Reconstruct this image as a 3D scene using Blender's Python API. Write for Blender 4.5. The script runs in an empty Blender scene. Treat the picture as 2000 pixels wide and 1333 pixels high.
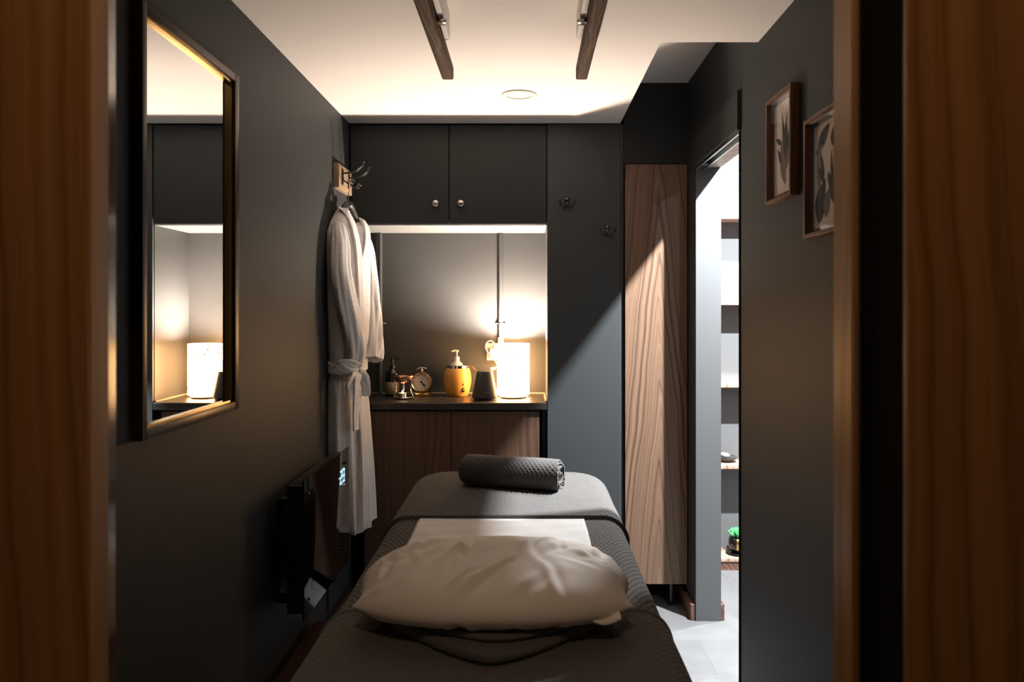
import bpy, bmesh, math, random
import numpy as np
from mathutils import Vector, Matrix

PI = math.pi
S = bpy.context.scene
COL = S.collection
random.seed(7)
V = Vector
CAMZ = 1.386
D = 3.60                 # depth of the cabinet fronts
XL, XR = -0.826, 0.745   # side walls
ZC = 2.25                # main ceiling
YB = 3.97                # wall behind the niche

# ------------------------------------------------------------------ helpers
ORG = {}

def setp(o, label=None, cat=None, group=None, kind=None):
    if label: o['label'] = label
    if cat: o['category'] = cat
    if group: o['group'] = group
    if kind: o['kind'] = kind
    return o

def thing(name, label, cat, loc, group=None):
    o = bpy.data.objects.new(name, None)
    COL.objects.link(o)
    o.empty_display_size = 0.05
    o.location = loc
    ORG[o.name] = V(loc)
    return setp(o, label, cat, group)

def link_mesh(name, me, parent, loc=None):
    o = bpy.data.objects.new(name, me)
    COL.objects.link(o)
    if parent is not None:
        org = ORG[parent.name]
        me.transform(Matrix.Translation(-org))
        o.parent = parent
        ORG[o.name] = org
    else:
        loc = V(loc or (0, 0, 0))
        me.transform(Matrix.Translation(-loc))
        o.location = loc
        ORG[o.name] = loc
    return o

def build(name, bm, mat, parent=None, loc=None, smooth=False, angle=None, label=None):
    me = bpy.data.meshes.new(name)
    bmesh.ops.recalc_face_normals(bm, faces=bm.faces[:])
    if smooth or angle:
        for f in bm.faces: f.smooth = True
    if angle:
        for e in bm.edges:
            if len(e.link_faces) == 2 and e.calc_face_angle(0) > math.radians(angle):
                e.smooth = False
    bm.to_mesh(me); bm.free()
    for m in (mat if isinstance(mat, (list, tuple)) else [mat]): me.materials.append(m)
    o = link_mesh(name, me, parent, loc)
    if label: o['label'] = label
    return o

def structure(name, bm, mat, smooth=False, angle=None):
    return setp(build(name, bm, mat, None, (0, 0, 0), smooth, angle), kind='structure')

def B(): return bmesh.new()

def merge(dst, src, mi=0):
    for f in src.faces: f.material_index = mi
    me = bpy.data.meshes.new('tmp'); src.to_mesh(me); src.free()
    dst.from_mesh(me); bpy.data.meshes.remove(me)

def box(bm, x0, x1, y0, y1, z0, z1, bev=0.0, seg=2, mi=0, rot=None):
    t = bmesh.new()
    bmesh.ops.create_cube(t, size=1)
    for v in t.verts:
        v.co = V(((x0+x1)/2 + v.co.x*(x1-x0), (y0+y1)/2 + v.co.y*(y1-y0), (z0+z1)/2 + v.co.z*(z1-z0)))
    if bev > 0:
        bmesh.ops.bevel(t, geom=t.edges[:], offset=bev, segments=seg, affect='EDGES', profile=0.5)
    if rot: t.transform(rot)
    merge(bm, t, mi)
    return bm

def lathe(bm, prof, c, seg=32, mi=0, axis=None):
    """prof: (r, z) pairs; revolved about z at c, or about `axis` direction."""
    t = bmesh.new(); rings = []
    for r, z in prof:
        if r < 1e-6: rings.append([t.verts.new((0, 0, z))])
        else: rings.append([t.verts.new((r*math.cos(2*PI*i/seg), r*math.sin(2*PI*i/seg), z)) for i in range(seg)])
    for a, b in zip(rings, rings[1:]):
        for i in range(seg):
            j = (i+1) % seg
            if len(a) == 1 and len(b) == 1: continue
            if len(a) == 1: t.faces.new((a[0], b[i], b[j]))
            elif len(b) == 1: t.faces.new((a[i], a[j], b[0]))
            else: t.faces.new((a[i], a[j], b[j], b[i]))
    if axis is not None:
        t.transform(V((0, 0, 1)).rotation_difference(V(axis).normalized()).to_matrix().to_4x4())
    t.transform(Matrix.Translation(V(c)))
    merge(bm, t, mi)
    return bm

def frames(pts):
    pts = [V(p) for p in pts]; n = len(pts); tan = []
    for i in range(n):
        a = pts[max(i-1, 0)]; b = pts[min(i+1, n-1)]
        tan.append((b-a).normalized())
    up = V((0, 0, 1)) if abs(tan[0].z) < 0.9 else V((1, 0, 0))
    nrm = (up - tan[0]*up.dot(tan[0])).normalized(); out = []
    for i in range(n):
        if i: nrm = (nrm - tan[i]*nrm.dot(tan[i])).normalized()
        out.append((pts[i], tan[i], nrm, tan[i].cross(nrm)))
    return out

def smooth_path(pts, n=6):
    """Catmull-Rom through the points."""
    P = [V(p) for p in pts]
    if len(P) < 3: return P
    P = [P[0]*2-P[1]] + P + [P[-1]*2-P[-2]]; out = []
    for i in range(1, len(P)-2):
        for k in range(n):
            t = k/n; a, b, c, d = P[i-1], P[i], P[i+1], P[i+2]
            out.append(0.5*((2*b)+(c-a)*t+(2*a-5*b+4*c-d)*t*t+(3*b-a-3*c+d)*t**3))
    out.append(P[-2]); return out

def tube(bm, pts, r, seg=10, mi=0, closed=False, sm=0):
    if sm: pts = smooth_path(pts, sm)
    fr = frames(pts); t = bmesh.new(); rings = []
    n = len(fr)
    for k, (p, tn, a, b) in enumerate(fr):
        rr = r(k/(n-1)) if callable(r) else r
        rings.append([t.verts.new(p + (a*math.cos(2*PI*i/seg)+b*math.sin(2*PI*i/seg))*rr) for i in range(seg)])
    for x, y in zip(rings, rings[1:]):
        for i in range(seg):
            j = (i+1) % seg
            t.faces.new((x[i], x[j], y[j], y[i]))
    if not closed:
        t.faces.new(rings[0][::-1]); t.faces.new(rings[-1])
    merge(bm, t, mi)
    return bm

def ball(bm, c, r, seg=16, sx=1, sy=1, sz=1, mi=0):
    t = bmesh.new()
    bmesh.ops.create_uvsphere(t, u_segments=seg, v_segments=max(6, seg//2), radius=r)
    t.transform(Matrix.Translation(V(c)) @ Matrix.Diagonal((sx, sy, sz, 1)))
    merge(bm, t, mi)
    return bm

def grid_mesh(name, P, mat, parent=None, loc=None, uv=None, close_u=False, caps=False, label=None):
    """P: array (n, m, 3) -> one smooth quad mesh, with metre UVs when given."""
    n, m, _ = P.shape
    co = P.reshape(-1, 3)
    idx = np.arange(n*m).reshape(n, m)
    if close_u:
        nx = np.roll(idx, -1, axis=1)
        q = np.stack([idx[:-1], nx[:-1], nx[1:], idx[1:]], -1).reshape(-1, 4)
    else:
        q = np.stack([idx[:-1, :-1], idx[:-1, 1:], idx[1:, 1:], idx[1:, :-1]], -1).reshape(-1, 4)
    fs = q.tolist()
    if caps: fs += [idx[0][::-1].tolist(), idx[-1].tolist()]
    me = bpy.data.meshes.new(name)
    me.from_pydata(co.tolist(), [], fs)
    if uv is not None:
        U = uv.reshape(-1, 2)
        lay = me.uv_layers.new(name='UVMap')
        vi = np.empty(len(me.loops), dtype=np.int32); me.loops.foreach_get('vertex_index', vi)
        lay.data.foreach_set('uv', U[vi].astype(np.float32).ravel())
    me.polygons.foreach_set('use_smooth', np.ones(len(me.polygons), dtype=bool))
    me.materials.append(mat); me.update()
    o = link_mesh(name, me, parent, loc)
    if label: o['label'] = label
    return o

def solid(o, th, off=0.0):
    md = o.modifiers.new('thickness', 'SOLIDIFY'); md.thickness = th; md.offset = off
    return o

def copy_tree(root):
    r = root.copy(); COL.objects.link(r); ORG[r.name] = ORG[root.name]
    for ch in list(root.children):
        c = ch.copy(); COL.objects.link(c); c.parent = r
        for g in list(ch.children):
            d = g.copy(); COL.objects.link(d); d.parent = c
    return r

# ------------------------------------------------------------------ materials
def new_mat(name):
    m = bpy.data.materials.new(name); m.use_nodes = True
    nt = m.node_tree
    return m, nt, nt.nodes['Principled BSDF']

def N(nt, typ, **kw):
    n = nt.nodes.new(typ)
    for k, v in kw.items(): setattr(n, k, v)
    return n

def mth(nt, op, a, b=None, c=None):
    n = nt.nodes.new('ShaderNodeMath'); n.operation = op
    for i, x in enumerate((a, b, c)):
        if x is None: continue
        if isinstance(x, (int, float)): n.inputs[i].default_value = x
        else: nt.links.new(x, n.inputs[i])
    return n.outputs[0]

def plain(name, col, rough=0.5, metal=0.0, spec=0.5, noise=0.0, nscale=8.0, bump=0.0, bscale=200.0, emit=None, estr=0, coat=0.0, sheen=0.0):
    m, nt, b = new_mat(name)
    b.inputs['Base Color'].default_value = (*col, 1)
    b.inputs['Roughness'].default_value = rough
    b.inputs['Metallic'].default_value = metal
    b.inputs['Specular IOR Level'].default_value = spec
    if coat: b.inputs['Coat Weight'].default_value = coat
    if sheen: b.inputs['Sheen Weight'].default_value = sheen
    if emit:
        b.inputs['Emission Color'].default_value = (*emit, 1); b.inputs['Emission Strength'].default_value = estr
    tc = N(nt, 'ShaderNodeTexCoord')
    if noise:
        nz = N(nt, 'ShaderNodeTexNoise'); nz.inputs['Scale'].default_value = nscale; nz.inputs['Detail'].default_value = 5
        nt.links.new(tc.outputs['Object'], nz.inputs['Vector'])
        mx = N(nt, 'ShaderNodeMix', data_type='RGBA')
        mx.inputs['A'].default_value = (*[c*(1-noise) for c in col], 1)
        mx.inputs['B'].default_value = (*[min(1, c*(1+noise)) for c in col], 1)
        nt.links.new(nz.outputs['Fac'], mx.inputs['Factor'])
        nt.links.new(mx.outputs['Result'], b.inputs['Base Color'])
    if bump:
        n2 = N(nt, 'ShaderNodeTexNoise'); n2.inputs['Scale'].default_value = bscale; n2.inputs['Detail'].default_value = 3
        nt.links.new(tc.outputs['Object'], n2.inputs['Vector'])
        bp = N(nt, 'ShaderNodeBump'); bp.inputs['Strength'].default_value = bump; bp.inputs['Distance'].default_value = 0.002
        nt.links.new(n2.outputs['Fac'], bp.inputs['Height']); nt.links.new(bp.outputs['Normal'], b.inputs['Normal'])
    return m

def walnut(name, dark, mid, light, x0=0.0, d=0.02, slope=0.035, freq=70.0, rough=0.45, warp=0.05, zfreq=0.55, axis='z', spec=0.4):
    m, nt, b = new_mat(name)
    tc = N(nt, 'ShaderNodeTexCoord'); sp = N(nt, 'ShaderNodeSeparateXYZ')
    nt.links.new(tc.outputs['Object'], sp.inputs[0])
    x, y, z = sp.outputs
    if axis == 'y': y, z = z, y
    cross = mth(nt, 'ADD', x, mth(nt, 'MULTIPLY', y, 0.83))
    cb = N(nt, 'ShaderNodeCombineXYZ')
    nt.links.new(mth(nt, 'MULTIPLY', cross, 3.5), cb.inputs[0]); nt.links.new(mth(nt, 'MULTIPLY', z, zfreq*3), cb.inputs[2])
    nz = N(nt, 'ShaderNodeTexNoise'); nz.inputs['Scale'].default_value = 1.0; nz.inputs['Detail'].default_value = 2.5
    nt.links.new(cb.outputs[0], nz.inputs['Vector'])
    w = mth(nt, 'MULTIPLY', mth(nt, 'SUBTRACT', nz.outputs['Fac'], 0.5), warp)
    c = mth(nt, 'ADD', mth(nt, 'SUBTRACT', cross, x0), w)
    r = mth(nt, 'SQRT', mth(nt, 'ADD', mth(nt, 'MULTIPLY', c, c), d*d))
    r = mth(nt, 'ADD', r, mth(nt, 'MULTIPLY', z, slope))
    r = mth(nt, 'ADD', r, mth(nt, 'MULTIPLY', w, 0.25))
    rings = N(nt, 'ShaderNodeTexNoise', noise_dimensions='1D'); rings.inputs['Scale'].default_value = freq; rings.inputs['Detail'].default_value = 3.0
    rings.inputs['Roughness'].default_value = 0.55
    nt.links.new(r, rings.inputs['W'])
    cf = N(nt, 'ShaderNodeCombineXYZ')
    nt.links.new(mth(nt, 'MULTIPLY', cross, 330), cf.inputs[0]); nt.links.new(mth(nt, 'MULTIPLY', z, 6), cf.inputs[2])
    fib = N(nt, 'ShaderNodeTexNoise'); fib.inputs['Scale'].default_value = 1; fib.inputs['Detail'].default_value = 3
    nt.links.new(cf.outputs[0], fib.inputs['Vector'])
    v = mth(nt, 'ADD', mth(nt, 'MULTIPLY', rings.outputs['Fac'], 0.82), mth(nt, 'MULTIPLY', fib.outputs['Fac'], 0.2))
    rp = N(nt, 'ShaderNodeValToRGB')
    e = rp.color_ramp.elements
    e[0].position = 0.36; e[0].color = (*dark, 1)
    e[1].position = 0.68; e[1].color = (*light, 1)
    k = rp.color_ramp.elements.new(0.47); k.color = (*mid, 1)
    nt.links.new(v, rp.inputs[0]); nt.links.new(rp.outputs[0], b.inputs['Base Color'])
    b.inputs['Roughness'].default_value = rough
    b.inputs['Specular IOR Level'].default_value = spec
    bp = N(nt, 'ShaderNodeBump'); bp.inputs['Strength'].default_value = 0.15; bp.inputs['Distance'].default_value = 0.001
    nt.links.new(v, bp.inputs['Height']); nt.links.new(bp.outputs['Normal'], b.inputs['Normal'])
    return m

def waffle_mat(name, col, cell=0.0075, strength=0.8, dist=0.0022, rough=0.9):
    """square honeycomb weave from metre UVs"""
    m, nt, b = new_mat(name)
    b.inputs['Base Color'].default_value = (*col, 1); b.inputs['Roughness'].default_value = rough
    b.inputs['Sheen Weight'].default_value = 0.15; b.inputs['Specular IOR Level'].default_value = 0.2
    uv = N(nt, 'ShaderNodeUVMap'); sp = N(nt, 'ShaderNodeSeparateXYZ'); nt.links.new(uv.outputs[0], sp.inputs[0])
    a = mth(nt, 'ABSOLUTE', mth(nt, 'SINE', mth(nt, 'MULTIPLY', sp.outputs[0], PI/cell)))
    c = mth(nt, 'ABSOLUTE', mth(nt, 'SINE', mth(nt, 'MULTIPLY', sp.outputs[1], PI/cell)))
    h = mth(nt, 'MINIMUM', a, c)
    h = mth(nt, 'SUBTRACT', 1.0, h)
    bp = N(nt, 'ShaderNodeBump'); bp.inputs['Strength'].default_value = strength; bp.inputs['Distance'].default_value = dist
    nt.links.new(h, bp.inputs['Height']); nt.links.new(bp.outputs['Normal'], b.inputs['Normal'])
    return m

M = {}
M['wall'] = plain('charcoal_wall_paint', (0.029, 0.031, 0.0325), 0.62, spec=0.35, noise=0.05, nscale=2.5, bump=0.05, bscale=260)
M['cab'] = plain('charcoal_cabinet_paint', (0.022, 0.0245, 0.026), 0.5, spec=0.35)
M['tall'] = plain('tall_cupboard_lit_paint', (0.046, 0.051, 0.054), 0.5, spec=0.35)  # cabinet paint made lighter, doorway light painted into the colour
M['nichewall'] = plain('niche_wall_paint', (0.062, 0.063, 0.063), 0.42, spec=0.4, noise=0.05, nscale=3)
M['ceil'] = plain('ceiling_paint', (0.86, 0.80, 0.755), 0.8, spec=0.2, bump=0.04, bscale=60)
M['white_panel'] = plain('white_laminate', (0.22, 0.22, 0.215), 0.5)
M['pale_and_lit_wall'] = plain('pale_and_lit_grey', (0.110, 0.114, 0.117), 0.6, spec=0.3)  # next-room walls, and the jamb return with its light painted in
M['alcove'] = plain('alcove_paint', (0.165, 0.17, 0.175), 0.6, spec=0.3)
M['black'] = plain('matt_black', (0.010, 0.010, 0.010), 0.5)
M['blackmetal'] = plain('black_metal', (0.012, 0.012, 0.012), 0.32, spec=0.6)
M['blackglass'] = plain('black_glass', (0.006, 0.005, 0.005), 0.06, spec=0.3)
M['chrome'] = plain('chrome', (0.75, 0.74, 0.72), 0.14, metal=1)
M['steel'] = plain('brushed_steel', (0.55, 0.54, 0.52), 0.3, metal=1)
M['brass'] = plain('brass', (0.80, 0.55, 0.22), 0.2, metal=1)
M['mframe'] = plain('bronze_frame', (0.050, 0.030, 0.015), 0.36, metal=0.3, spec=0.35)
M['copper'] = plain('copper', (0.85, 0.40, 0.22), 0.15, metal=1)
M['mirror'] = plain('mirror_silver', (0.9, 0.9, 0.9), 0.0, metal=1)
M['counter'] = plain('dark_worktop', (0.035, 0.030, 0.027), 0.34, spec=0.5, noise=0.2, nscale=40)
M['beadseal'] = plain('counter_seal', (0.45, 0.40, 0.33), 0.5)
M['bamboo'] = walnut('honey_bamboo', (0.55, 0.26, 0.06), (0.68, 0.34, 0.08), (0.76, 0.42, 0.12), freq=40, slope=0.0, rough=0.3, warp=0.01)
M['plastic_white'] = plain('white_plastic', (0.8, 0.78, 0.74), 0.35)
M['dial'] = plain('clock_dial', (0.78, 0.68, 0.60), 0.5)
M['greyplastic'] = plain('dark_grey_plastic', (0.055, 0.050, 0.048), 0.42)
M['amber'] = plain('dark_bottle', (0.008, 0.006, 0.005), 0.12, spec=0.6)
M['paperlabel'] = plain('kraft_label', (0.20, 0.155, 0.12), 0.7)
M['towel'] = plain('grey_towel', (0.092, 0.087, 0.083), 0.95, spec=0.15, noise=0.12, nscale=14, bump=0.3, bscale=900, sheen=0.15)
M['sheet'] = plain('white_paper_sheet', (0.68, 0.67, 0.655), 0.75, spec=0.2, bump=0.06, bscale=120)
M['pillow'] = plain('white_pillowcase', (0.74, 0.70, 0.66), 0.85, spec=0.2, bump=0.1, bscale=500)
M['robe'] = waffle_mat('white_waffle_cotton', (0.88, 0.85, 0.83), cell=.0066, strength=0.55)
M['robe_plain'] = plain('white_cotton_band', (0.78, 0.74, 0.71), 0.9, spec=0.15, bump=0.15, bscale=500)
M['vinyl'] = plain('black_vinyl', (0.02, 0.02, 0.02), 0.4)
M['beech'] = walnut('dark_beech', (0.14, 0.07, 0.03), (0.2, 0.1, 0.05), (0.26, 0.14, 0.07))
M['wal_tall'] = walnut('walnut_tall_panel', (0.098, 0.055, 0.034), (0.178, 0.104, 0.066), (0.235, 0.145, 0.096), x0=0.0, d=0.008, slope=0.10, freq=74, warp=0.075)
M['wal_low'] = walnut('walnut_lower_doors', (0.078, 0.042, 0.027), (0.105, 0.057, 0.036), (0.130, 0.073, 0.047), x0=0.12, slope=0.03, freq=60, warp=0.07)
M['wal_jamb'] = walnut('walnut_door_lining', (0.12, 0.053, 0.016), (0.17, 0.077, 0.024), (0.215, 0.10, 0.033), x0=0.02, slope=0.03, freq=40, rough=0.38, warp=0.06)
M['wal_shelf'] = walnut('walnut_shelf', (0.26, 0.15, 0.10), (0.40, 0.26, 0.19), (0.5, 0.35, 0.27), freq=40)
M['wal_dark'] = walnut('dark_walnut_skirting', (0.10, 0.048, 0.028), (0.16, 0.08, 0.05), (0.21, 0.11, 0.07), axis='y')
M['bar'] = walnut('weathered_bar_wood', (0.014, 0.007, 0.003), (0.070, 0.037, 0.018), (0.24, 0.145, 0.078), freq=120, axis='y', warp=0.05, zfreq=1.6, slope=0.02, d=0.006, rough=0.75, spec=0.1)
M['pine'] = walnut('pale_rack_board', (0.20, 0.13, 0.08), (0.29, 0.20, 0.125), (0.36, 0.26, 0.17), freq=50, axis='y')
M['picframe'] = walnut('picture_frame_wood', (0.10, 0.04, 0.018), (0.16, 0.068, 0.03), (0.22, 0.10, 0.05), freq=60)
M['artpaper'] = plain('art_paper', (0.74, 0.62, 0.52), 0.8)
M['artdark'] = plain('art_ink_dark', (0.035, 0.033, 0.032), 0.8)
M['artmid'] = plain('art_ink_wash', (0.16, 0.135, 0.115), 0.8)
M['mount'] = plain('frame_inner_mount', (0.16, 0.14, 0.12), 0.7)
M['leaf'] = plain('succulent_leaf', (0.08, 0.42, 0.14), 0.45)
M['gold'] = plain('gold_pot', (0.75, 0.50, 0.14), 0.25, metal=1)
M['stone'] = plain('dark_stone', (0.05, 0.05, 0.055), 0.35, noise=0.4, nscale=30)
M['bowlin'] = plain('bowl_tan', (0.45, 0.33, 0.22), 0.5)
M['digit'] = plain('display_glow', (0.6, 0.9, 1.0), 0.5, emit=(0.5, 0.82, 1.0), estr=1.1)
M['rubber'] = plain('rubber', (0.02, 0.02, 0.02), 0.8)
M['wax'] = plain('candle_wax', (0.85, 0.75, 0.6), 0.5, emit=(1, 0.65, 0.3), estr=1.5)
M['flame'] = plain('flame', (1, 0.7, 0.3), 0.5, emit=(1.0, 0.68, 0.32), estr=60)
M['bulb'] = plain('lamp_bulb', (1, 1, 1), 0.5, emit=(1.0, 0.87, 0.74), estr=4400)
M['shade'] = plain('lit_lamp_shade', (0.75, 0.66, 0.55), 0.8, emit=(1.0, 0.54, 0.22), estr=34.0)
M['motif'] = plain('lamp_shade_print', (0.25, 0.10, 0.03), 0.8, emit=(1.0, 0.42, 0.13), estr=0.5)

def glass_pane_mat():
    m, nt, b = new_mat('clear_glass_pane')
    out = nt.nodes['Material Output']
    tr = N(nt, 'ShaderNodeBsdfTransparent'); gl = N(nt, 'ShaderNodeBsdfGlossy'); gl.inputs['Roughness'].default_value = 0.02
    ge = N(nt, 'ShaderNodeNewGeometry'); dt = N(nt, 'ShaderNodeVectorMath', operation='DOT_PRODUCT')
    nt.links.new(ge.outputs['Normal'], dt.inputs[0]); nt.links.new(ge.outputs['Incoming'], dt.inputs[1])
    om = mth(nt, 'SUBTRACT', 1.0, mth(nt, 'ABSOLUTE', dt.outputs['Value']))
    fac = mth(nt, 'MULTIPLY_ADD', mth(nt, 'POWER', om, 5.0), 0.5, 0.03)
    mx = N(nt, 'ShaderNodeMixShader')
    nt.links.new(fac, mx.inputs[0]); nt.links.new(tr.outputs[0], mx.inputs[1]); nt.links.new(gl.outputs[0], mx.inputs[2])
    nt.links.new(mx.outputs[0], out.inputs['Surface'])
    return m
M['glass'] = glass_pane_mat()
M['white_panel2'] = plain('white_batten_paint', (0.72, 0.68, 0.64), 0.6)

def tile_mat():
    m, nt, b = new_mat('pale_stone_tiles')
    tc = N(nt, 'ShaderNodeTexCoord')
    mp = N(nt, 'ShaderNodeMapping'); mp.inputs['Location'].default_value = (0.18, 0.06, 0)
    nt.links.new(tc.outputs['Object'], mp.inputs[0])
    br = N(nt, 'ShaderNodeTexBrick'); br.offset = 0.5
    br.inputs['Scale'].default_value = 1.0; br.inputs['Brick Width'].default_value = 0.60; br.inputs['Row Height'].default_value = 0.30
    br.inputs['Mortar Size'].default_value = 0.0016; br.inputs['Mortar Smooth'].default_value = 0.2
    br.inputs['Color1'].default_value = (0.15, 0.151, 0.153, 1); br.inputs['Color2'].default_value = (0.17, 0.171, 0.173, 1)
    br.inputs['Mortar'].default_value = (0.125, 0.125, 0.125, 1)
    nt.links.new(mp.outputs[0], br.inputs['Vector'])
    nz = N(nt, 'ShaderNodeTexNoise'); nz.inputs['Scale'].default_value = 5; nz.inputs['Detail'].default_value = 8; nz.inputs['Distortion'].default_value = 1.2
    nt.links.new(tc.outputs['Object'], nz.inputs['Vector'])
    rp = N(nt, 'ShaderNodeValToRGB'); rp.color_ramp.elements[0].position = 0.3; rp.color_ramp.elements[0].color = (0.82, 0.82, 0.82, 1)
    rp.color_ramp.elements[1].position = 0.7; rp.color_ramp.elements[1].color = (1.1, 1.1, 1.1, 1)
    nt.links.new(nz.outputs['Fac'], rp.inputs[0])
    mx = N(nt, 'ShaderNodeMix', data_type='RGBA', blend_type='MULTIPLY'); mx.inputs['Factor'].default_value = 1
    nt.links.new(br.outputs['Color'], mx.inputs['A']); nt.links.new(rp.outputs[0], mx.inputs['B'])
    nt.links.new(mx.outputs['Result'], b.inputs['Base Color'])
    b.inputs['Roughness'].default_value = 0.42
    return m
M['tile'] = tile_mat()

# ------------------------------------------------------------------ the setting
XO = 0.86           # outer face of the right wall
XA = 2.3            # far wall of the room next door
ZA = 2.50           # its ceiling
YA = 4.29           # its back wall
YN = -0.9           # behind the camera
JY0, JY1 = 0.7405, 0.907   # thickness of the front wall
DY0, DY1 = 2.715, 3.446    # side doorway
DZ = 2.03

structure('floor', box(B(), -1.2, XA+.1, YN-.1, YA+.1, -0.06, 0), M['tile'])
structure('wall_left', box(B(), XL-.1, XL, JY1-.2, YB+.1, 0, 2.6), M['wall'])
structure('wall_back', box(B(), XL-.1, XR, YB, YB+.1, 0, 2.6), M['nichewall'])
bm = B()
box(bm, XR, XO, JY0, DY0, 0, 2.75)
box(bm, XR, XO, DY1, YA, 0, 2.75)
box(bm, XR, XO, DY0, DY1, DZ, 2.75)
structure('wall_right', bm, M['wall'])
# the room-side lining of the far jamb is wall paint with the doorway light painted in as paler grey
bm = B()
box(bm, XR+.004, XO+.001, DY1-.006, DY1, 0, DZ)
structure('trim_1', bm, M['pale_and_lit_wall'])
# ceiling: low part, with a higher pocket at the right in front of the walnut door
bm = B()
box(bm, XL, XR, JY1-.2, 2.50, ZC, ZC+.35)
box(bm, XL, 0.431, 2.50, YB, ZC, ZC+.35)
structure('ceiling', bm, M['ceil'])
structure('ceiling_recess', box(B(), 0.431, XR, 2.50, YB, 2.441, 2.60), M['ceil'])
# front wall with its walnut doorway lining
bm = B()
box(bm, -1.3, -0.60, JY0+.03, JY1, 0, 2.6)
box(bm, 0.50, XR, JY0+.03, JY1, 0, 2.6)
box(bm, -0.60, 0.50, JY0+.03, JY1, 2.06, 2.6)
structure('wall_front', bm, M['wall'])
bm = B()
box(bm, -0.62, -0.4187, JY0, 0.771, 0, 2.06, 0.002)
structure('trim_2', bm, M['wal_jamb'])
bm = B()
prof_ = [(-0.62, 0.7712), (-0.4190, 0.7712), (-0.4228, 0.795), (-0.62, 0.795)]
vb = [bm.verts.new((x, y, 0)) for x, y in prof_]; vt = [bm.verts.new((x, y, 2.06)) for x, y in prof_]
bm.faces.new(vb[::-1]); bm.faces.new(vt)
for k in range(4): bm.faces.new((vb[k], vb[(k+1) % 4], vt[(k+1) % 4], vt[k]))
structure('trim_3', bm, plain('polished_edge_strip', (0.10, 0.055, 0.03), 0.14, spec=0.9))
M['lit_reveal'] = walnut('walnut_lit_reveal', (0.24, 0.115, 0.035), (0.30, 0.15, 0.048), (0.36, 0.185, 0.065), freq=40, rough=0.4)  # jamb walnut lightened: the light on the reveals is painted into the colour
structure('trim_13', box(B(), -0.4186, -0.4172, JY0+.0005, 0.771, 0, 2.03), M['lit_reveal'])
structure('trim_14', box(B(), 0.3588, 0.3600, 0.8575, JY1, 0, 2.03), M['lit_reveal'])
bm = B()
box(bm, -0.62, -0.4925, 0.7955, JY1, 0, 2.06)
structure('trim_4', bm, M['wal_jamb'])
bm = B()
box(bm, 0.36, 0.70, JY0-.006, JY0+.002, 0, 2.06, 0.001)
structure('trim_5', bm, M['wal_jamb'])
bm = B()
box(bm, 0.36, 0.50, 0.857, JY1, 0, 2.06, 0.002)
structure('trim_6', bm, M['wal_jamb'])
structure('trim_7', box(B(), 0.366, 0.50, JY0+.0025, 0.8515, 0, 2.06), plain('slot_shadow', (0.004, 0.0035, 0.003), 1.0, spec=0.05))  # black block, painted shade filling the pocket slot
bm = B()
for k in range(100): box(bm, 0.3655, 0.3685, 0.8515, 0.8560, .02+k*.0203, .031+k*.0203)
box(bm, 0.3660, 0.3735, 0.8530, 0.8565, 0, 2.06)
structure('trim_8', bm, plain('brush_strip', (0.045, 0.04, 0.036), 0.6))
bm = B()
box(bm, -0.4187, 0.36, JY0, JY1, 2.03, 2.06)
structure('trim_9', bm, M['wal_jamb'])
# corridor behind the camera, lit by its own lamp
bm = B()
box(bm, -1.3, -1.2, YN, JY0, 0, 2.6); 
structure('wall_corridor_left', bm, M['wall'])
structure('wall_corridor_right', box(B(), XR, XO, YN, JY0-.0, 0, 2.6), M['wall'])
structure('wall_corridor_back', box(B(), -1.3, XO, YN-.1, YN, 0, 2.6), M['wall'])
structure('ceiling_corridor', box(B(), -1.3, XO, YN, JY0+.03, 2.45, 2.6), M['ceil'])
# room next door
structure('wall_next_room_back', box(B(), XO, XA, YA, YA+.1, 0, 2.75), M['alcove'])
structure('wall_next_room_right', box(B(), XA, XA+.1, YN, YA, 0, 2.75), M['pale_and_lit_wall'])
structure('wall_next_room_front', box(B(), XO, XA, YN-.1, YN, 0, 2.75), M['pale_and_lit_wall'])
structure('ceiling_next_room', box(B(), XO, XA, YN, YA, ZA, ZA+.1), M['ceil'])
# skirting
bm = B()
box(bm, XL, XL+.016, JY1, 3.58, 0, 0.11, 0.003)
M['wal_deep'] = walnut('deep_walnut', (0.03, 0.014, 0.008), (0.045, 0.022, 0.013), (0.06, 0.03, 0.018), axis='y')
structure('baseboard_left', bm, M['wal_deep'])
structure('baseboard_right', box(B(), XR-.018, XR, DY1, 3.95, 0, 0.072, 0.003), M['wal_dark'])
structure('baseboard_next_room', box(B(), XO+.0, XO+.018, DY1, 4.10, 0, 0.072, 0.003), M['wal_dark'])
structure('trim_10', box(B(), XL+.016, XL+.085, JY1+.05, 2.95, 0.0, 0.20, 0.004), M['wal_deep'])
# painted shade: a black strip for the gap up the near side of the doorway
structure('trim_11', box(B(), XR-.004, XR+.006, DY0-.012, DY0-.0005, 0, DZ-.02), plain('door_gap_shadow', (0.004, 0.004, 0.004), 1.0, spec=0.05))
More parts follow.
